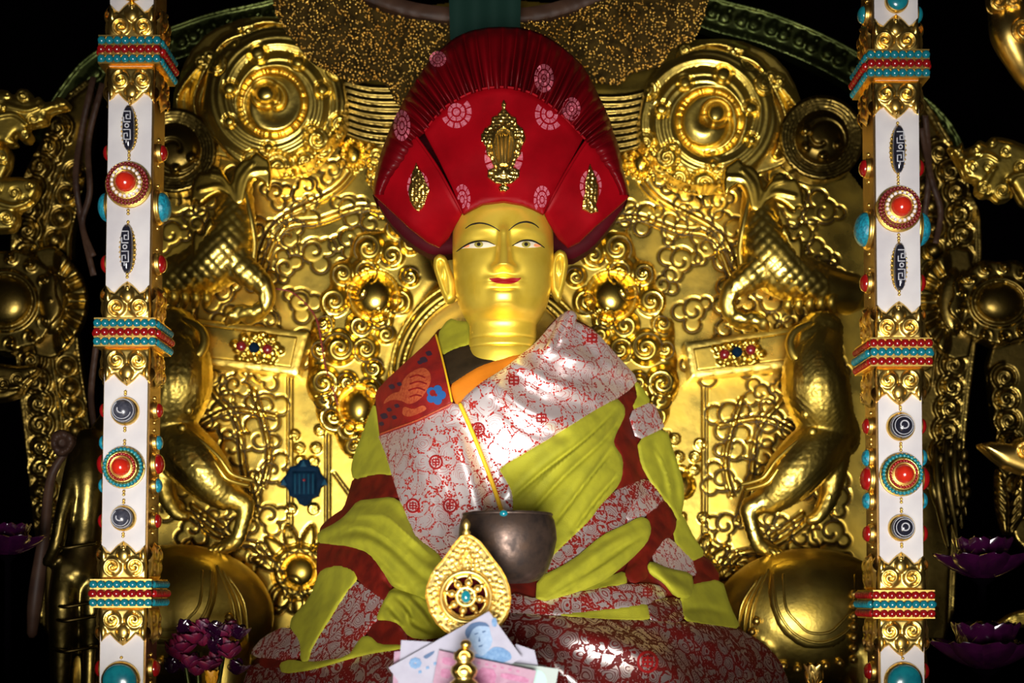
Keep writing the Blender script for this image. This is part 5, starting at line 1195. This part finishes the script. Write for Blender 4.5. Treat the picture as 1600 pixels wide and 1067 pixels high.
C(GP, 'lime', .003, [(1051, 842), (1062, 800), (1070, 812), (1083, 839), (1102, 867), (1079, 879)])
C(RS, 'maroon', .003, [(1079, 877), (1104, 868), (1127, 905), (1101, 915), (1082, 914), (1088, 896)])
C(GP, 'lime', .006, [(1079, 913), (1127, 904), (1140, 947), (1158, 984), (1109, 978), (1068, 970), (1062, 932), (1077, 933)], s=3.2, roll=.005)
C(GP, 'lime', .013, [(1017, 877), (1044, 889), (1080, 896), (1083, 915), (1078, 934), (1055, 932), (1038, 910), (1017, 897), (1012, 885)], s=2.8, thick=.005, roll=.007, rollw=5)
hb_ = C(BS, 'brocade3', .004, [(790, 962), (797, 925), (840, 938), (894, 926), (969, 913), (1028, 913), (1045, 930), (1008, 945), (961, 953), (864, 962)], s=3)
C(GP, 'lime', .005, [(864, 961), (921, 954), (974, 949), (1012, 942), (1018, 970), (948, 970)], s=3)
C(BS, 'brocade2', .007, [(1012, 940), (1063, 932), (1070, 972), (1018, 973)], s=3)
lp_ = C('lap_brocade', 'brocade2', .009, [(770, 962), (800, 958), (870, 963), (948, 968), (1069, 971), (1149, 981), (1190, 1003), (1217, 1030), (1232, 1067), (1240, 1120), (760, 1120)], s=4, thick=.004, roll=.005)
shou(1012, 1034, 17, .0105, lp_); shou(845, 950, 12, .0045, hb_, True); shou(1012, 925, 9, .0045, hb_, True)

# ------------------------------------------------------------------ bowl, plaque, notes, finial
YBw = -.285; kb = K(YBw); bc_ = P(793, 850, YBw); rb = 77*kb
zb = lambda py: EYE+(EYEPY-py)*kb
BW = thing('alms_bowl', 'dark worn bronze alms bowl resting in the statue\'s lap', 'bowl', (bc_[0], YBw, zb(908)))
prof_ = [(.006, zb(912)), (.030, zb(911)), (.043, zb(906)), (.054, zb(893)), (rb*.93, zb(868)), (rb, zb(843)), (rb*.985, zb(826)), (rb*.95, zb(813)), (rb*.915, zb(808)), (rb*.90, zb(804)), (rb*.86, zb(804)), (rb*.85, zb(810)), (rb*.93, zb(840)), (rb*.85, zb(870)), (.03, zb(895))]
obj('bowl_body', *lathe([(r, z) for r, z in prof_], (bc_[0], YBw, 0), 64), M['bronze'], BW)
obj('rim', *tube([(bc_[0]+rb*.885*math.cos(a), YBw+rb*.885*math.sin(a), zb(804)) for a in np.linspace(0, 6.283, 40)], .0024, 8, 1), M['bronze'], BW)
tag(obj('turquoise_bead', *ball(P(787, 802, YBw-rb*.9), (.0055, .004, .0045)), M['turq']), 'tiny turquoise bead on the rim of the bronze bowl', 'bead')

YPq = -.43; kp = K(YPq)
PQ = thing('filigree_plaque', 'drop shaped gold filigree plaque with a pierced eight spoked wheel, leaning before the bowl', 'plaque', tuple(P(730, 1110, YPq)))
dp = [(729, 833), (740, 838), (751, 846), (762, 860), (772, 874), (783, 888), (791, 902), (797, 918), (799, 934), (797, 950), (793, 963), (784, 977), (770, 988), (752, 995), (730, 998), (710, 996), (695, 987), (681, 974), (670, 955), (664, 932), (666, 916), (672, 900), (680, 887), (690, 876), (700, 862), (709, 849), (719, 838)]
hq = HF(655, 825, 808, 1005, .8)
hq.inflate(dp, 5, 7); rq = np.random.RandomState(11); pts = []
for _ in range(5200):
    x, y = rq.uniform(664, 800), rq.uniform(838, 996)
    if all((x-a)**2+(y-b)**2 > 44 for a, b in pts) and math.hypot(x-728, y-932) > 44: pts.append((x, y))
ok = inside(np.array([p[0] for p in pts]), np.array([p[1] for p in pts]), grow(np.array(dp, float), -5))
for i, (x, y) in enumerate(pts):
    if ok[i]: hq.comma(x, y, 4.2, rq.uniform(0, 6.28), 1 if i % 2 else -1, 1.35, 9, 1.0, 1.2)
for p_ in ([(729, 858), (718, 880), (722, 890)], [(729, 858), (740, 880), (736, 890)]): hq.stroke(catmull(p_, 5), 3, 3, 9)
pl = np.array(dp+dp[:1], float); hq.stroke(pl, 3.2, 3.2, 8)
hq.ring(728, 932, 39, 5.5, 10)
tilt = lambda y: YPq-.012+(np.asarray(y)-1000)*-.00016
hole = [(728+33*math.cos(a), 932+33*math.sin(a)) for a in np.linspace(0, 6.283, 36, endpoint=False)]
# pierced plate: build as two halves round the wheel opening
for sd in (0, 1):
    sel = dp[:15] if sd == 0 else dp[14:]+dp[:1]
    ha = [(728+33*math.cos(a), 932+33*math.sin(a)) for a in (np.linspace(math.pi/2, -math.pi/2, 19) if sd == 0 else np.linspace(-math.pi/2, -3*math.pi/2, 19))]
    po = sel+ha
    patch('filigree_half', po, lambda x, y: tilt(y)-hq.at(x, y)*kp, M['filig'], PQ, .006, 1.6, 0, 1, 0)
wc = lambda r, a, d=0.: P(728+r*math.cos(a), 932+r*math.sin(a), float(tilt(932))-d)
wh = [tube([wc(32.5, a) for a in np.linspace(0, 6.283, 40)], .0022, 8, 1)]
for i in range(8):
    a = i*math.pi/4+.2
    wh += [tube([wc(8, a, .002), wc(20, a, .003), wc(33, a, .002)], [.0024, .0034, .0026], 8), ball(wc(22, a, .004), .0052, 12, 8), ball(wc(30, a, .002), .0036, 10, 6)]
wh += [tube([wc(14, a, .003) for a in np.linspace(0, 6.283, 30)], .0030, 8, 1)]
wheel = obj('spoked_wheel', *cat_(wh), M['filig'], PQ)
obj('hub_stone', *ball(wc(0, 0, .006), (8*kp, .005, 10*kp)), M['turq'], wheel)
obj('backing', *lathe([(34*kp, 0), (34*kp, .002)], wc(0, 0, -.013), 32, 'y'), M['lining'], PQ)
fz = lambda y: EYE+(EYEPY-y)*kp
obj('finial', *lathe([(.0035, fz(838)), (.0055, fz(832)), (.003, fz(828)), (.0042, fz(824)), (.0052, fz(820)), (.0038, fz(815)), (.0008, fz(811))], (P(729, 830, YPq)[0], YPq-.006, 0), 20), M['filig'], PQ)
obj('prop_foot', *tube([P(730, 996, YPq-.008), P(730, 1080, YPq), P(730, 1110, YPq)], [.012, .010, .014], 10), M['filig'], PQ)

# offering vessel: gold finial in front, its dish holds the notes
YF = -.55; kf = K(YF); vf = lambda y: EYE+(EYEPY-y)*kf
OV = thing('offering_vessel', 'small gold finialed offering ornament standing in front of the banknotes', 'ornament', (float(P(725, 1060, YF)[0]), YF, FLOOR))
xo = float(P(725, 1060, YF)[0])
pr = [(.028, FLOOR), (.028, FLOOR+.006), (.016, FLOOR+.016), (.012, FLOOR+.04), (.020, FLOOR+.055), (.026, vf(1098)), (.025, vf(1086)), (.020, vf(1074)), (.0165, vf(1066)), (.011, vf(1060)), (.0138, vf(1056)), (.0160, vf(1049)), (.0150, vf(1042)), (.0095, vf(1036)), (.0088, vf(1034)), (.0125, vf(1029)), (.0118, vf(1020)), (.0070, vf(1015)), (.0034, vf(1012)), (.0030, vf(1011))]
obj('vessel_body', *lathe(pr, (xo, YF, 0), 40), M['gold'], OV)
obj('knob', *ball((xo+.002, YF, vf(1007)), (.0066, .006, .0055)), M['gold'], OV)
for y, r in ((1025, .0128), (1049, .016)):
    c = [(xo+r*.55*(1-t*.75)*math.cos(7*t), YF-r*.9, vf(y)+r*.55*(1-t*.75)*math.sin(7*t)) for t in np.linspace(0, 1, 16)]
    obj('scroll', *tube(c, .0012, 6, 2), M['gold'], OV)
obj('holder_tray', *box(xo-.10, xo+.115, YF+.030, YF+.085, FLOOR, -.006), M['brown'], OV, False)

YN = -.500
def note(name, quad, Y, mtl, lab):
    t = thing('banknote', lab, 'banknote', tuple(P(np.mean([q[0] for q in quad]), max(q[1] for q in quad), Y)), 'banknotes in the offering fan')
    fn = lambda x, y: Y+.006*np.sin((np.asarray(x)-600)*.018)-(1067-np.asarray(y))*.00003
    obj_ = patch('paper', quad, fn, M[mtl], t, .0006, 6, 0, 1, 0)
    return t, fn
def mk(t, fn, name, poly, mtl, l=.0006, sm=1): return patch(name, poly, lambda x, y: fn(x, y)-l, M[mtl], t, .0005, 3, 0, 1, sm)
def lerp(q, u, v):
    q = np.array(q, float); return tuple((1-u)*(1-v)*q[0]+u*(1-v)*q[1]+u*v*q[2]+(1-u)*v*q[3])
bot = 1105
note('a', [(806, 1006), (835, 1016), (842, 1045), (850, bot), (790, bot)], YN+.022, 'paper', 'white banknote edge standing behind the others, right of the blue portrait note')
t, fn = note('b', [(790, 1034), (873, 1045), (862, bot), (780, bot)], YN+.016, 'paperg', 'pale green banknote at the right end of the fan')
mk(t, fn, 'print_panel', [(834, 1044), (850, 1050), (856, 1067), (840, 1078), (832, 1062)], 'inkg')
note('c', [(616, 1018), (640, 1016), (650, bot), (612, bot)], YN+.022, 'paperp', 'pinkish banknote edge at the far left of the fan')
note('d', [(627, 1000), (676, 1003), (700, bot), (619, bot)], YN+.016, 'paper', 'plain white banknote standing at the left of the fan')
Q = [(607, 1043), (764, 955), (816, 1028), (659, 1116)]
t, fn = note('e', Q, YN+.008, 'paper', 'tilted white banknote printed with a blue portrait, rising highest in the fan')
L_ = lambda pts: [lerp(Q, u, v) for u, v in pts]
hd = mk(t, fn, 'portrait', [(731, 984), (738, 977), (748, 973), (758, 974), (765, 981), (767, 992), (770, 1000), (766, 1012), (758, 1024), (748, 1024), (741, 1014), (736, 1004), (732, 994)], 'inkl', .0006, 2)
mk(t, fn, 'portrait_hair', [(726, 990), (728, 982), (736, 974), (748, 971), (760, 973), (766, 980), (758, 978), (746, 978), (738, 984), (734, 994), (731, 999)], 'inkd', .0009, 2)
mk(t, fn, 'portrait_coat', [(742, 1020), (754, 1026), (766, 1014), (774, 1010), (786, 1012), (798, 1020), (800, 1030), (780, 1038), (756, 1036), (744, 1030)], 'inkb', .0008, 2)
for p_ in ([(741, 990), (747, 988), (747, 990), (742, 992)], [(753, 986), (759, 985), (759, 987), (754, 989)], [(749, 994), (751, 1002), (747, 1003)], [(747, 1009), (755, 1007), (753, 1010), (748, 1011)]): mk(t, fn, 'portrait_line', p_, 'inkd', .0010, 0)
mk(t, fn, 'print_emblem', [(768, 968), (774, 964), (777, 972), (775, 980), (769, 978)], 'inkb', .0007, 2)
for i in range(6): a, b = lerp(Q, .20+i*.075, .34); mk(t, fn, 'lettering', [(a-2.5, b-2), (a+2, b-3.5), (a+3, b+1), (a-2, b+2.5)], 'inkb', .0007, 0)
for i in range(8):
    a_ = i*.785; mk(t, fn, 'printed_flower', [(649+6*math.cos(a_)+4*math.cos(u), 1036+5*math.sin(a_)+4*math.sin(u)) for u in np.linspace(0, 6.283, 9, endpoint=False)], 'inkb', .0007+.0001*i, 0)
mk(t, fn, 'print_panel', [(660, 1026), (672, 1019), (680, 1016), (677, 1022), (666, 1030)], 'inkd', .0007)
Q2 = [(686, 1016), (838, 1048), (822, 1112), (674, 1080)]
t, fn = note('f', Q2, YN, 'paperp', 'pink banknote with purple print standing frontmost in the fan')
for (u0, v0, u1, v1) in ((.05, .12, .22, .30), (.06, .40, .16, .62), (.42, .18, .62, .85), (.66, .2, .95, .34), (.7, .42, .92, .8)):
    mk(t, fn, 'print_panel', [lerp(Q2, u0, v0), lerp(Q2, u1, v0), lerp(Q2, u1, v1), lerp(Q2, u0, v1)], 'inkp', .0006, 1)
for i in range(6): a, b = lerp(Q2, .42+i*.08, .10); mk(t, fn, 'lettering', [(a-2.5, b-2), (a+2.5, b-1.5), (a+2.5, b+2), (a-2.5, b+1.5)], 'inkp', .0007, 0)

# ------------------------------------------------------------------ jewelled pillars
YP = -.25; kP = K(YP)
_bs = ball((0, 0, 0), 1, 14, 10)
def shared(name, m):
    me = bpy.data.meshes.new(name); c = np.array(_bs[0]); me.from_pydata(c.tolist(), [], _bs[1]); me.update()
    me.polygons.foreach_set('use_smooth', np.full(len(me.polygons), True)); me.materials.append(m); return me
BEADR = .0056
def bead_mesh(name, m):
    me = bpy.data.meshes.new(name); me.from_pydata((np.array(_bs[0])*BEADR).tolist(), [], _bs[1]); me.update()
    me.polygons.foreach_set('use_smooth', np.full(len(me.polygons), True)); me.materials.append(m); return me
BM = {'turq': bead_mesh('turquoise_bead', M['turq']), 'coral': bead_mesh('coral_bead', M['coral'])}
def pillar(side, c0, slope, bands, fronts, sides, lab):
    """side=+1: left pillar (inner face looks right)"""
    cx = lambda py: c0+slope*py
    hw = .0305; dp_ = .066
    t = thing('jewelled_post', lab, 'pillar', (float(P(cx(1100), 1100, YP)[0]), YP+dp_/2, FLOOR), 'jewelled pillars flanking the statue')
    def G(u, v, py):       # lateral, depth behind the face, picture row at the face plane
        o = P(cx(py), py, YP); return np.array([o[0]+u, YP+v, o[2]])
    def prism(name, u0, u1, v0, v1, y0, y1, m, par=t):
        v = np.array([G(u, w, y) for y in (y0, y1) for (u, w) in ((u0, v0), (u1, v0), (u1, v1), (u0, v1))])
        return obj(name, v, [[0, 1, 2, 3], [7, 6, 5, 4], [0, 4, 5, 1], [1, 5, 6, 2], [2, 6, 7, 3], [3, 7, 4, 0]], M[m], par, False)
    y_bot = 925+(EYE-FLOOR)/kP-.5
    prism('core', -hw, hw, .002, dp_, -230, y_bot, 'dark')
    ys = [-230]+[b for b, _ in bands]+[y_bot]
    for i in range(len(ys)-1):
        prism('white_panel', -hw+.0005, hw-.0005, -.0015, .006, ys[i], ys[i+1], 'cream')
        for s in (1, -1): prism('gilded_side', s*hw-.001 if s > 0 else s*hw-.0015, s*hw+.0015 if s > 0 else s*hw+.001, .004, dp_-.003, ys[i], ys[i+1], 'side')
    # seam lines are the panel joints; bead bands
    e = .0115
    for by, cols in bands:
        bd = prism('bead_band', -hw-e+.004, hw+e-.004, -e+.004, dp_+e-.004, by-20, by+20, 'gold')
        for yy in (-21, -7.5, 7.5, 21): prism('gold_wire', -hw-e-.0005, hw+e+.0005, -e-.0005, dp_+e, by+yy-1.2, by+yy+1.2, 'gold', bd)
        n = 8; extra = []
        for j, (cn, yy) in enumerate(zip(cols, (-14.2, 0, 14.2))):
            ex = e+(.002 if j == 1 else 0)
            for i in range(n):
                u = -hw-e+.004+(2*hw+2*e-.008)*(i+.0)/(n-1)
                o = bpy.data.objects.new('bead', BM[cn]); COL.objects.link(o); p = G(u, -ex+.001, by+yy); o.location = Vector(p)-wl(bd); o.parent = bd; WL[o.name] = Vector(p)
                o.scale = (1.02, .95, 1.04)
            for s in (1, -1):
                bb = [ball(G(s*(hw+ex-.001), -e+.012+(dp_+2*e-.014)*i/(n-1), by+yy), BEADR, 12, 8) for i in range(n)]
                extra.append((s, cn, bb))
        for s, cn, bb in extra: tag(obj('bead_row', *cat_(bb), M[cn], bd), kind='stuff')
    # leaf collars above and below every band
    for by, cols in bands:
        for up in (1, -1):
            yb = by-22*up; hc = HF(cx(yb)-45, yb-70, cx(yb)+45, yb+70, 1.0); o = cx(yb)
            L = lambda pts: [(o+x, yb-up*y) for x, y in pts]
            shp = [(-36, 0), (-37, 20), (-35, 40), (-34, 54), (-27, 46), (-20, 42), (-13, 50), (-6, 56), (0, 60), (6, 56), (13, 50), (20, 42), (27, 46), (34, 54), (35, 40), (37, 20), (36, 0)]
            hc.inflate(L(shp), 4, 6)
            for s in (1, -1):
                x, y = L([(s*17, 20)])[0]; hc.dome(x, y, 17, 17, 9, 3); hc.groove(hc.spiral(x, y, 12, up*(math.pi/2), -s*up, 1.1, .2), 1.5, 6); hc.dome(x-s*3, y, 4.5, 4.5, 11)
                x, y = L([(s*31, 38)])[0]; hc.dome(x, y, 6, 13, 8)
            x, y = L([(0, 38)])[0]; hc.dome(x, y, 12, 14, 10); x, y = L([(0, 50)])[0]; hc.dome(x, y, 5, 5, 11)
            patch('leaf_collar', L(shp), lambda x, y: YP-.004-hc.at(x, y)*kP, M['gold'], t, .006, 1.9, .002, 3, 0)
            # the same leaf on the two side faces, turned to look sideways
            v2, f2, d2 = tri2d(L(shp), 2.6, 0); du = (v2[:, 0]-o)*kP; hh = hc.at(v2[:, 0], v2[:, 1])*kP
            for s in (1, -1):
                vv = np.array([G(0, 0, y) for y in v2[:, 1]]); vv[:, 1] = YP+dp_/2+s*du*.92; vv[:, 0] += s*(hw+.003+hh)
                ff = f2 if s > 0 else f2
                obj('side_leaf_collar', vv, [list(q) for q in ff], M['gold'], t)
    def granule(par, py, u=0, s=0, v=-.004): obj('granule', *ball(G(u, v, py), .0022, 10, 6), M['gold'], par)
    def ringbeads(c, R, n, r, axis='y'): return [ball((c[0]+R*math.cos(a), c[1], c[2]+R*math.sin(a)), r, 8, 6) for a in np.linspace(0, 6.283, n, endpoint=False)]
    z0 = -.002
    for kind, py, s in fronts:
        c = G(0, z0, py)
        if kind == 'dzi':
            h = s*kP/2
            el = lambda rx, rz, d, dd: [(c[0]+rx*math.cos(a), c[1]-d, c[2]+rz*math.sin(a)) for a in np.linspace(0, 6.283, 30)]
            g_ = ball(c, (.0112, .004, h*1.04), 24, 12); st = obj('dzi_setting', *g_, M['gold'], t)
            obj('beaded_bezel', *cat_([ball(p, .0015, 6, 4) for p in el(.0108, h*1.0, .002, 0)]), M['gold'], st)
            bead = obj('dzi_bead', *tube([c+np.array([0, -.006, d*h]) for d in (-.9, -.6, 0, .6, .9)], [.0055, .0078, .0085, .0078, .0055], 16), M['onyx'], st)
            fr = lambda x, z: np.array([c[0]+x*.0082, c[1]-.0065-.0088*math.sqrt(max(0, 1-x*x*.9)), c[2]+z*h])
            lines = [[(-.55, .70), (.55, .70), (.55, .34), (-.1, .34), (-.1, .52), (.25, .52)], [(-.55, .42), (-.55, .20), (.5, .20)], [(.32*math.cos(a), .02+.085*math.sin(a)) for a in np.linspace(0, 6.3, 14)], [(-.55, -.16), (.55, -.16), (.55, -.62), (-.5, -.62), (-.5, -.34), (.1, -.34), (.1, -.48)], [(-.1, -.62), (-.1, -.78)]]
            obj('dzi_pattern', *cat_([tube([fr(x, z) for x, z in l], .0009, 6, 1) for l in lines]), M['white'], bead)
            for d in (-1, 1): granule(st, py+d*(s/2+7)); granule(st, py+d*(s/2+2))
        elif kind in ('coral', 'coralturq'):
            R = s*kP
            lv = [(R, 0), (R, .003), (R*.93, .006), (R*.90, .006), (R*.84, .009), (R*.74, .012), (R*.60, .015), (R*.46, .017), (.001, .017)]
            st = obj('roundel_setting', *lathe(lv, c, 48, 'y'), M['gold'], t)
            o1 = 'garnet' if kind == 'coral' else 'turq'; o2 = 'pearl' if kind == 'coral' else 'coral'
            r1 = .0026 if kind == 'coral' else .0031
            obj('outer_bead_ring', *cat_(ringbeads(c+np.array([0, -.0085, 0]), R*.86, 34 if kind == 'coral' else 30, r1)), M[o1], st)
            if kind == 'coral': obj('garnet_ring', *cat_(ringbeads(c+np.array([0, -.0115, 0]), R*.74, 34, .0022)), M['garnet'], st)
            obj('inner_bead_ring', *cat_(ringbeads(c+np.array([0, -.0155, 0]), R*.60, 19 if kind == 'coral' else 28, .0028 if kind == 'coral' else .0023)), M[o2], st)
            for rr, dd in ((.97, .004), (.69, .014), (.50, .018)): obj('gold_ring', *tube([(c[0]+R*rr*math.cos(a), c[1]-dd, c[2]+R*rr*math.sin(a)) for a in np.linspace(0, 6.283, 40)], .0011, 6, 1), M['gold'], st)
            obj('coral_dome', *ball(c+np.array([0, -.017, 0]), (R*.44, .013, R*.44), 28, 16), M['coralb'], st)
            for d in (-1, 1): granule(st, py+d*(s+4)); granule(st, py+d*(s+9))
        elif kind in ('agate', 'eye'):
            R = s*kP
            st = obj('agate_setting', *lathe([(R*1.12, 0), (R*1.12, .003), (R*1.0, .007), (R*.9, .008), (.001, .008)], c, 40, 'y'), M['gold'], t)
            dm = obj('agate_dome', *ball(c+np.array([0, -.008, 0]), (R*.95, R*.85, R*.95), 28, 18), M['grey' if kind == 'agate' else 'onyx'], st)
            sp_ = lambda a, ph_: c+np.array([R*.96*math.sin(ph_)*math.cos(a), -.008-R*.86*math.cos(ph_), R*.96*math.sin(ph_)*math.sin(a)])
            obj('agate_ring', *cat_([tube([sp_(a, .32+.05*math.sin(a)) for a in (np.linspace(2.7, 5.2, 16) if kind == 'agate' else np.linspace(0, 6.28, 24))], .0010, 6, 1), tube([sp_(a, .80) for a in np.linspace(2.2, 6.0 if kind == 'agate' else 8.48, 24)], .0005, 6, 1), tube([sp_(a, 1.1) for a in np.linspace(0, 6.28, 24)], .0004, 6, 1)]), M['white'], dm)
            for d in (-1, 1): granule(st, py+d*(s*1.12+4)); granule(st, py+d*(s*1.12+8))
        elif kind == 'turq':
            R = s*kP
            st = obj('turquoise_setting', *lathe([(R*1.08, 0), (R*1.08, .004), (R*.97, .008), (.001, .008)], c, 40, 'y'), M['gold'], t)
            obj('turquoise_cabochon', *ball(c+np.array([0, -.008, 0]), (R*.95, R*.45, R*.95), 28, 18), M['turq'], st)
            for d in (-1, 1): granule(st, py+d*(s*1.1+5))
    for m, py, s in sides:
        for sd in (1, -1):
            R = s*kP; c = G(sd*hw, dp_*.45, py)
            st = obj('side_setting', *lathe([(R*1.15, 0), (R*1.15, .004), (R*1.05, .005), (R*1.1, .006), (R*.98, .0075), (.001, .0075)], c, 28, 'x' if sd > 0 else '-x'), M['gold'], t)
            obj('side_gem', *ball(c+np.array([sd*.008, 0, 0]), (R*.6, R*.9, R*.95), 18, 12), M[m], st)
            for d in (-1, 1): obj('granule', *ball(G(sd*(hw+.002), dp_*.45, py+d*(s*1.2+5)), .0028, 8, 6), M['gold'], st)
    return t
T3, R3 = ('turq', 'coral', 'turq'), ('coral', 'turq', 'coral')
pillar(1, 206.5, -.0155, [(82, T3), (521, T3), (927, T3)],
       [('turq', -18, 20), ('dzi', 203, 66), ('coral', 290, 36), ('dzi', 391, 72), ('agate', 643, 20), ('coralturq', 731, 33), ('agate', 810, 18), ('turq', 1063, 28)],
       [('coral', 229, 13), ('turqr', 315, 24), ('coral', 405, 15), ('coral', 637, 12), ('turqr', 688, 12), ('coral', 722, 17), ('turqr', 756, 12), ('coral', 812, 12), ('coral', 1046, 14)],
       'white jewelled pillar with gold collars, left of the statue, with three turquoise edged bead bands')
pillar(-1, 1399.5, .0098, [(104, T3), (552, R3), (944, R3)],
       [('turq', 4, 17), ('dzi', 236, 70), ('coral', 328, 36), ('dzi', 419, 70), ('eye', 667, 20), ('coralturq', 742, 34), ('eye', 825, 19), ('turq', 1064, 28)],
       [('turq', 10, 14), ('coral', 253, 14), ('turqr', 350, 28), ('coral', 435, 15), ('coral', 662, 13), ('turqr', 712, 14), ('coral', 745, 20), ('turqr', 780, 14), ('coral', 832, 14), ('coral', 1050, 14)],
       'white jewelled pillar with gold collars, right of the statue, with two coral edged bead bands')

# ------------------------------------------------------------------ flowers and glass lotuses
def petal_mesh(c, L, wd, yaw, pitch, cup=.35):
    n, m = 9, 7; v = []
    for i in range(n):
        s = i/(n-1); w = wd*math.sin(math.pi*min(.97, s*.85+.10))**.8*(1-.25*s)
        for j in range(m):
            u = (j/(m-1)-.5)*2; x = L*s; y = w*u; z = cup*L*s*s+abs(u)**2*w*.5
            px_, pz_ = x*math.cos(pitch)-z*math.sin(pitch), x*math.sin(pitch)+z*math.cos(pitch)
            v.append((c[0]+px_*math.cos(yaw)-y*math.sin(yaw), c[1]+px_*math.sin(yaw)+y*math.cos(yaw), c[2]+pz_))
    f = [[i*m+j, i*m+j+1, (i+1)*m+j+1, (i+1)*m+j] for i in range(n-1) for j in range(m-1)]
    v = np.array(v); k = len(v); v2 = v+np.array([0, 0, -.0014])
    f += [[q+k for q in a[::-1]] for a in f]
    e = [i*m for i in range(n)]+[(n-1)*m+j for j in range(1, m)]+[i*m+m-1 for i in range(n-2, -1, -1)]+[j for j in range(m-2, 0, -1)]
    f += [[e[i], e[(i+1) % len(e)], e[(i+1) % len(e)]+k, e[i]+k] for i in range(len(e))]
    return np.concatenate([v, v2]), f
def lotus(px, py, Y, R, lab, mtl):
    c = P(px, py, Y); t = thing('glass_lotus', lab, 'lotus', (c[0], Y, FLOOR), 'purple glass lotus lamps')
    for r, n, pt, ln in ((0, 8, .12, 1.0), (1, 8, .60, .92), (2, 7, 1.05, .78)):
        for i in range(n): obj('petal', *petal_mesh(c, R*ln, R*.50, i*6.283/n+r*.35, pt), M[mtl], t)
    obj('lotus_heart', *ball(c+np.array([0, 0, R*.25]), R*.22), M['petal'], t)
    obj('stem', *lathe([(R*.55, FLOOR), (R*.5, FLOOR+.006), (R*.10, FLOOR+.014), (R*.08, c[2]-.01), (R*.25, c[2])], (c[0], Y, 0), 24), M['black'], t)
    return t
lotus(1535, 905, -.02, .080, 'purple glass lotus at the right edge beside the lowest bead band', 'petal')
lotus(1540, 1046, -.16, .085, 'purple glass lotus at the lower right corner with sparkling petal tips', 'petal')
lotus(12, 868, -.02, .062, 'dark purple glass lotus at the left edge in deep shadow', 'petal')
for px, py in ((1502, 1000), (1512, 1010), (1560, 1006), (1570, 1012), (1580, 1000), (1524, 1004)):
    pass
rf_ = random.Random(4)
fc = P(318, 1010, -.06); t = thing('silk_flowers', 'bunch of magenta and purple silk flowers at the foot of the left pillar', 'flowers', (fc[0], -.06, FLOOR))
for i in range(28):
    x, y = 318+rf_.uniform(-55, 55), 1022+rf_.uniform(-38, 34); q_ = P(x, y, -.06+rf_.uniform(-.02, .02)); ms = [petal_mesh(q_, .024, .014, a, rf_.uniform(.2, 1.0)) for a in np.arange(0, 6.28, 1.05)]
    obj('blossom', *cat_(ms), M['petal2' if i % 3 else 'petal'], t)
obj('stems', *cat_([tube([(fc[0]+dx*.3, -.06, FLOOR), (fc[0]+dx, -.06, fc[2]-.01)], .004, 8) for dx in (-.03, -.01, .012, .03)]), M['green'], t)
def bud(px, py, Y, s, lab, mtl='leafy'):
    c = P(px, py, Y); t = thing('yellow_bud', lab, 'flower', (c[0], Y, FLOOR))
    for i in range(6): obj('petal', *petal_mesh(c, s, s*.4, i*1.047, 1.0, .15), M[mtl], t)
    obj('stem', *tube([(c[0], Y, FLOOR), (c[0], Y, c[2]+.003)], .004, 8), M['green'], t)
bud(331, 1072, -.12, .026, 'yellow flower bud at the bottom edge, in front of the magenta silk flowers')
bud(1272, 1075, -.06, .040, 'yellow gilded bud at the bottom edge below the right elephant', 'gold')
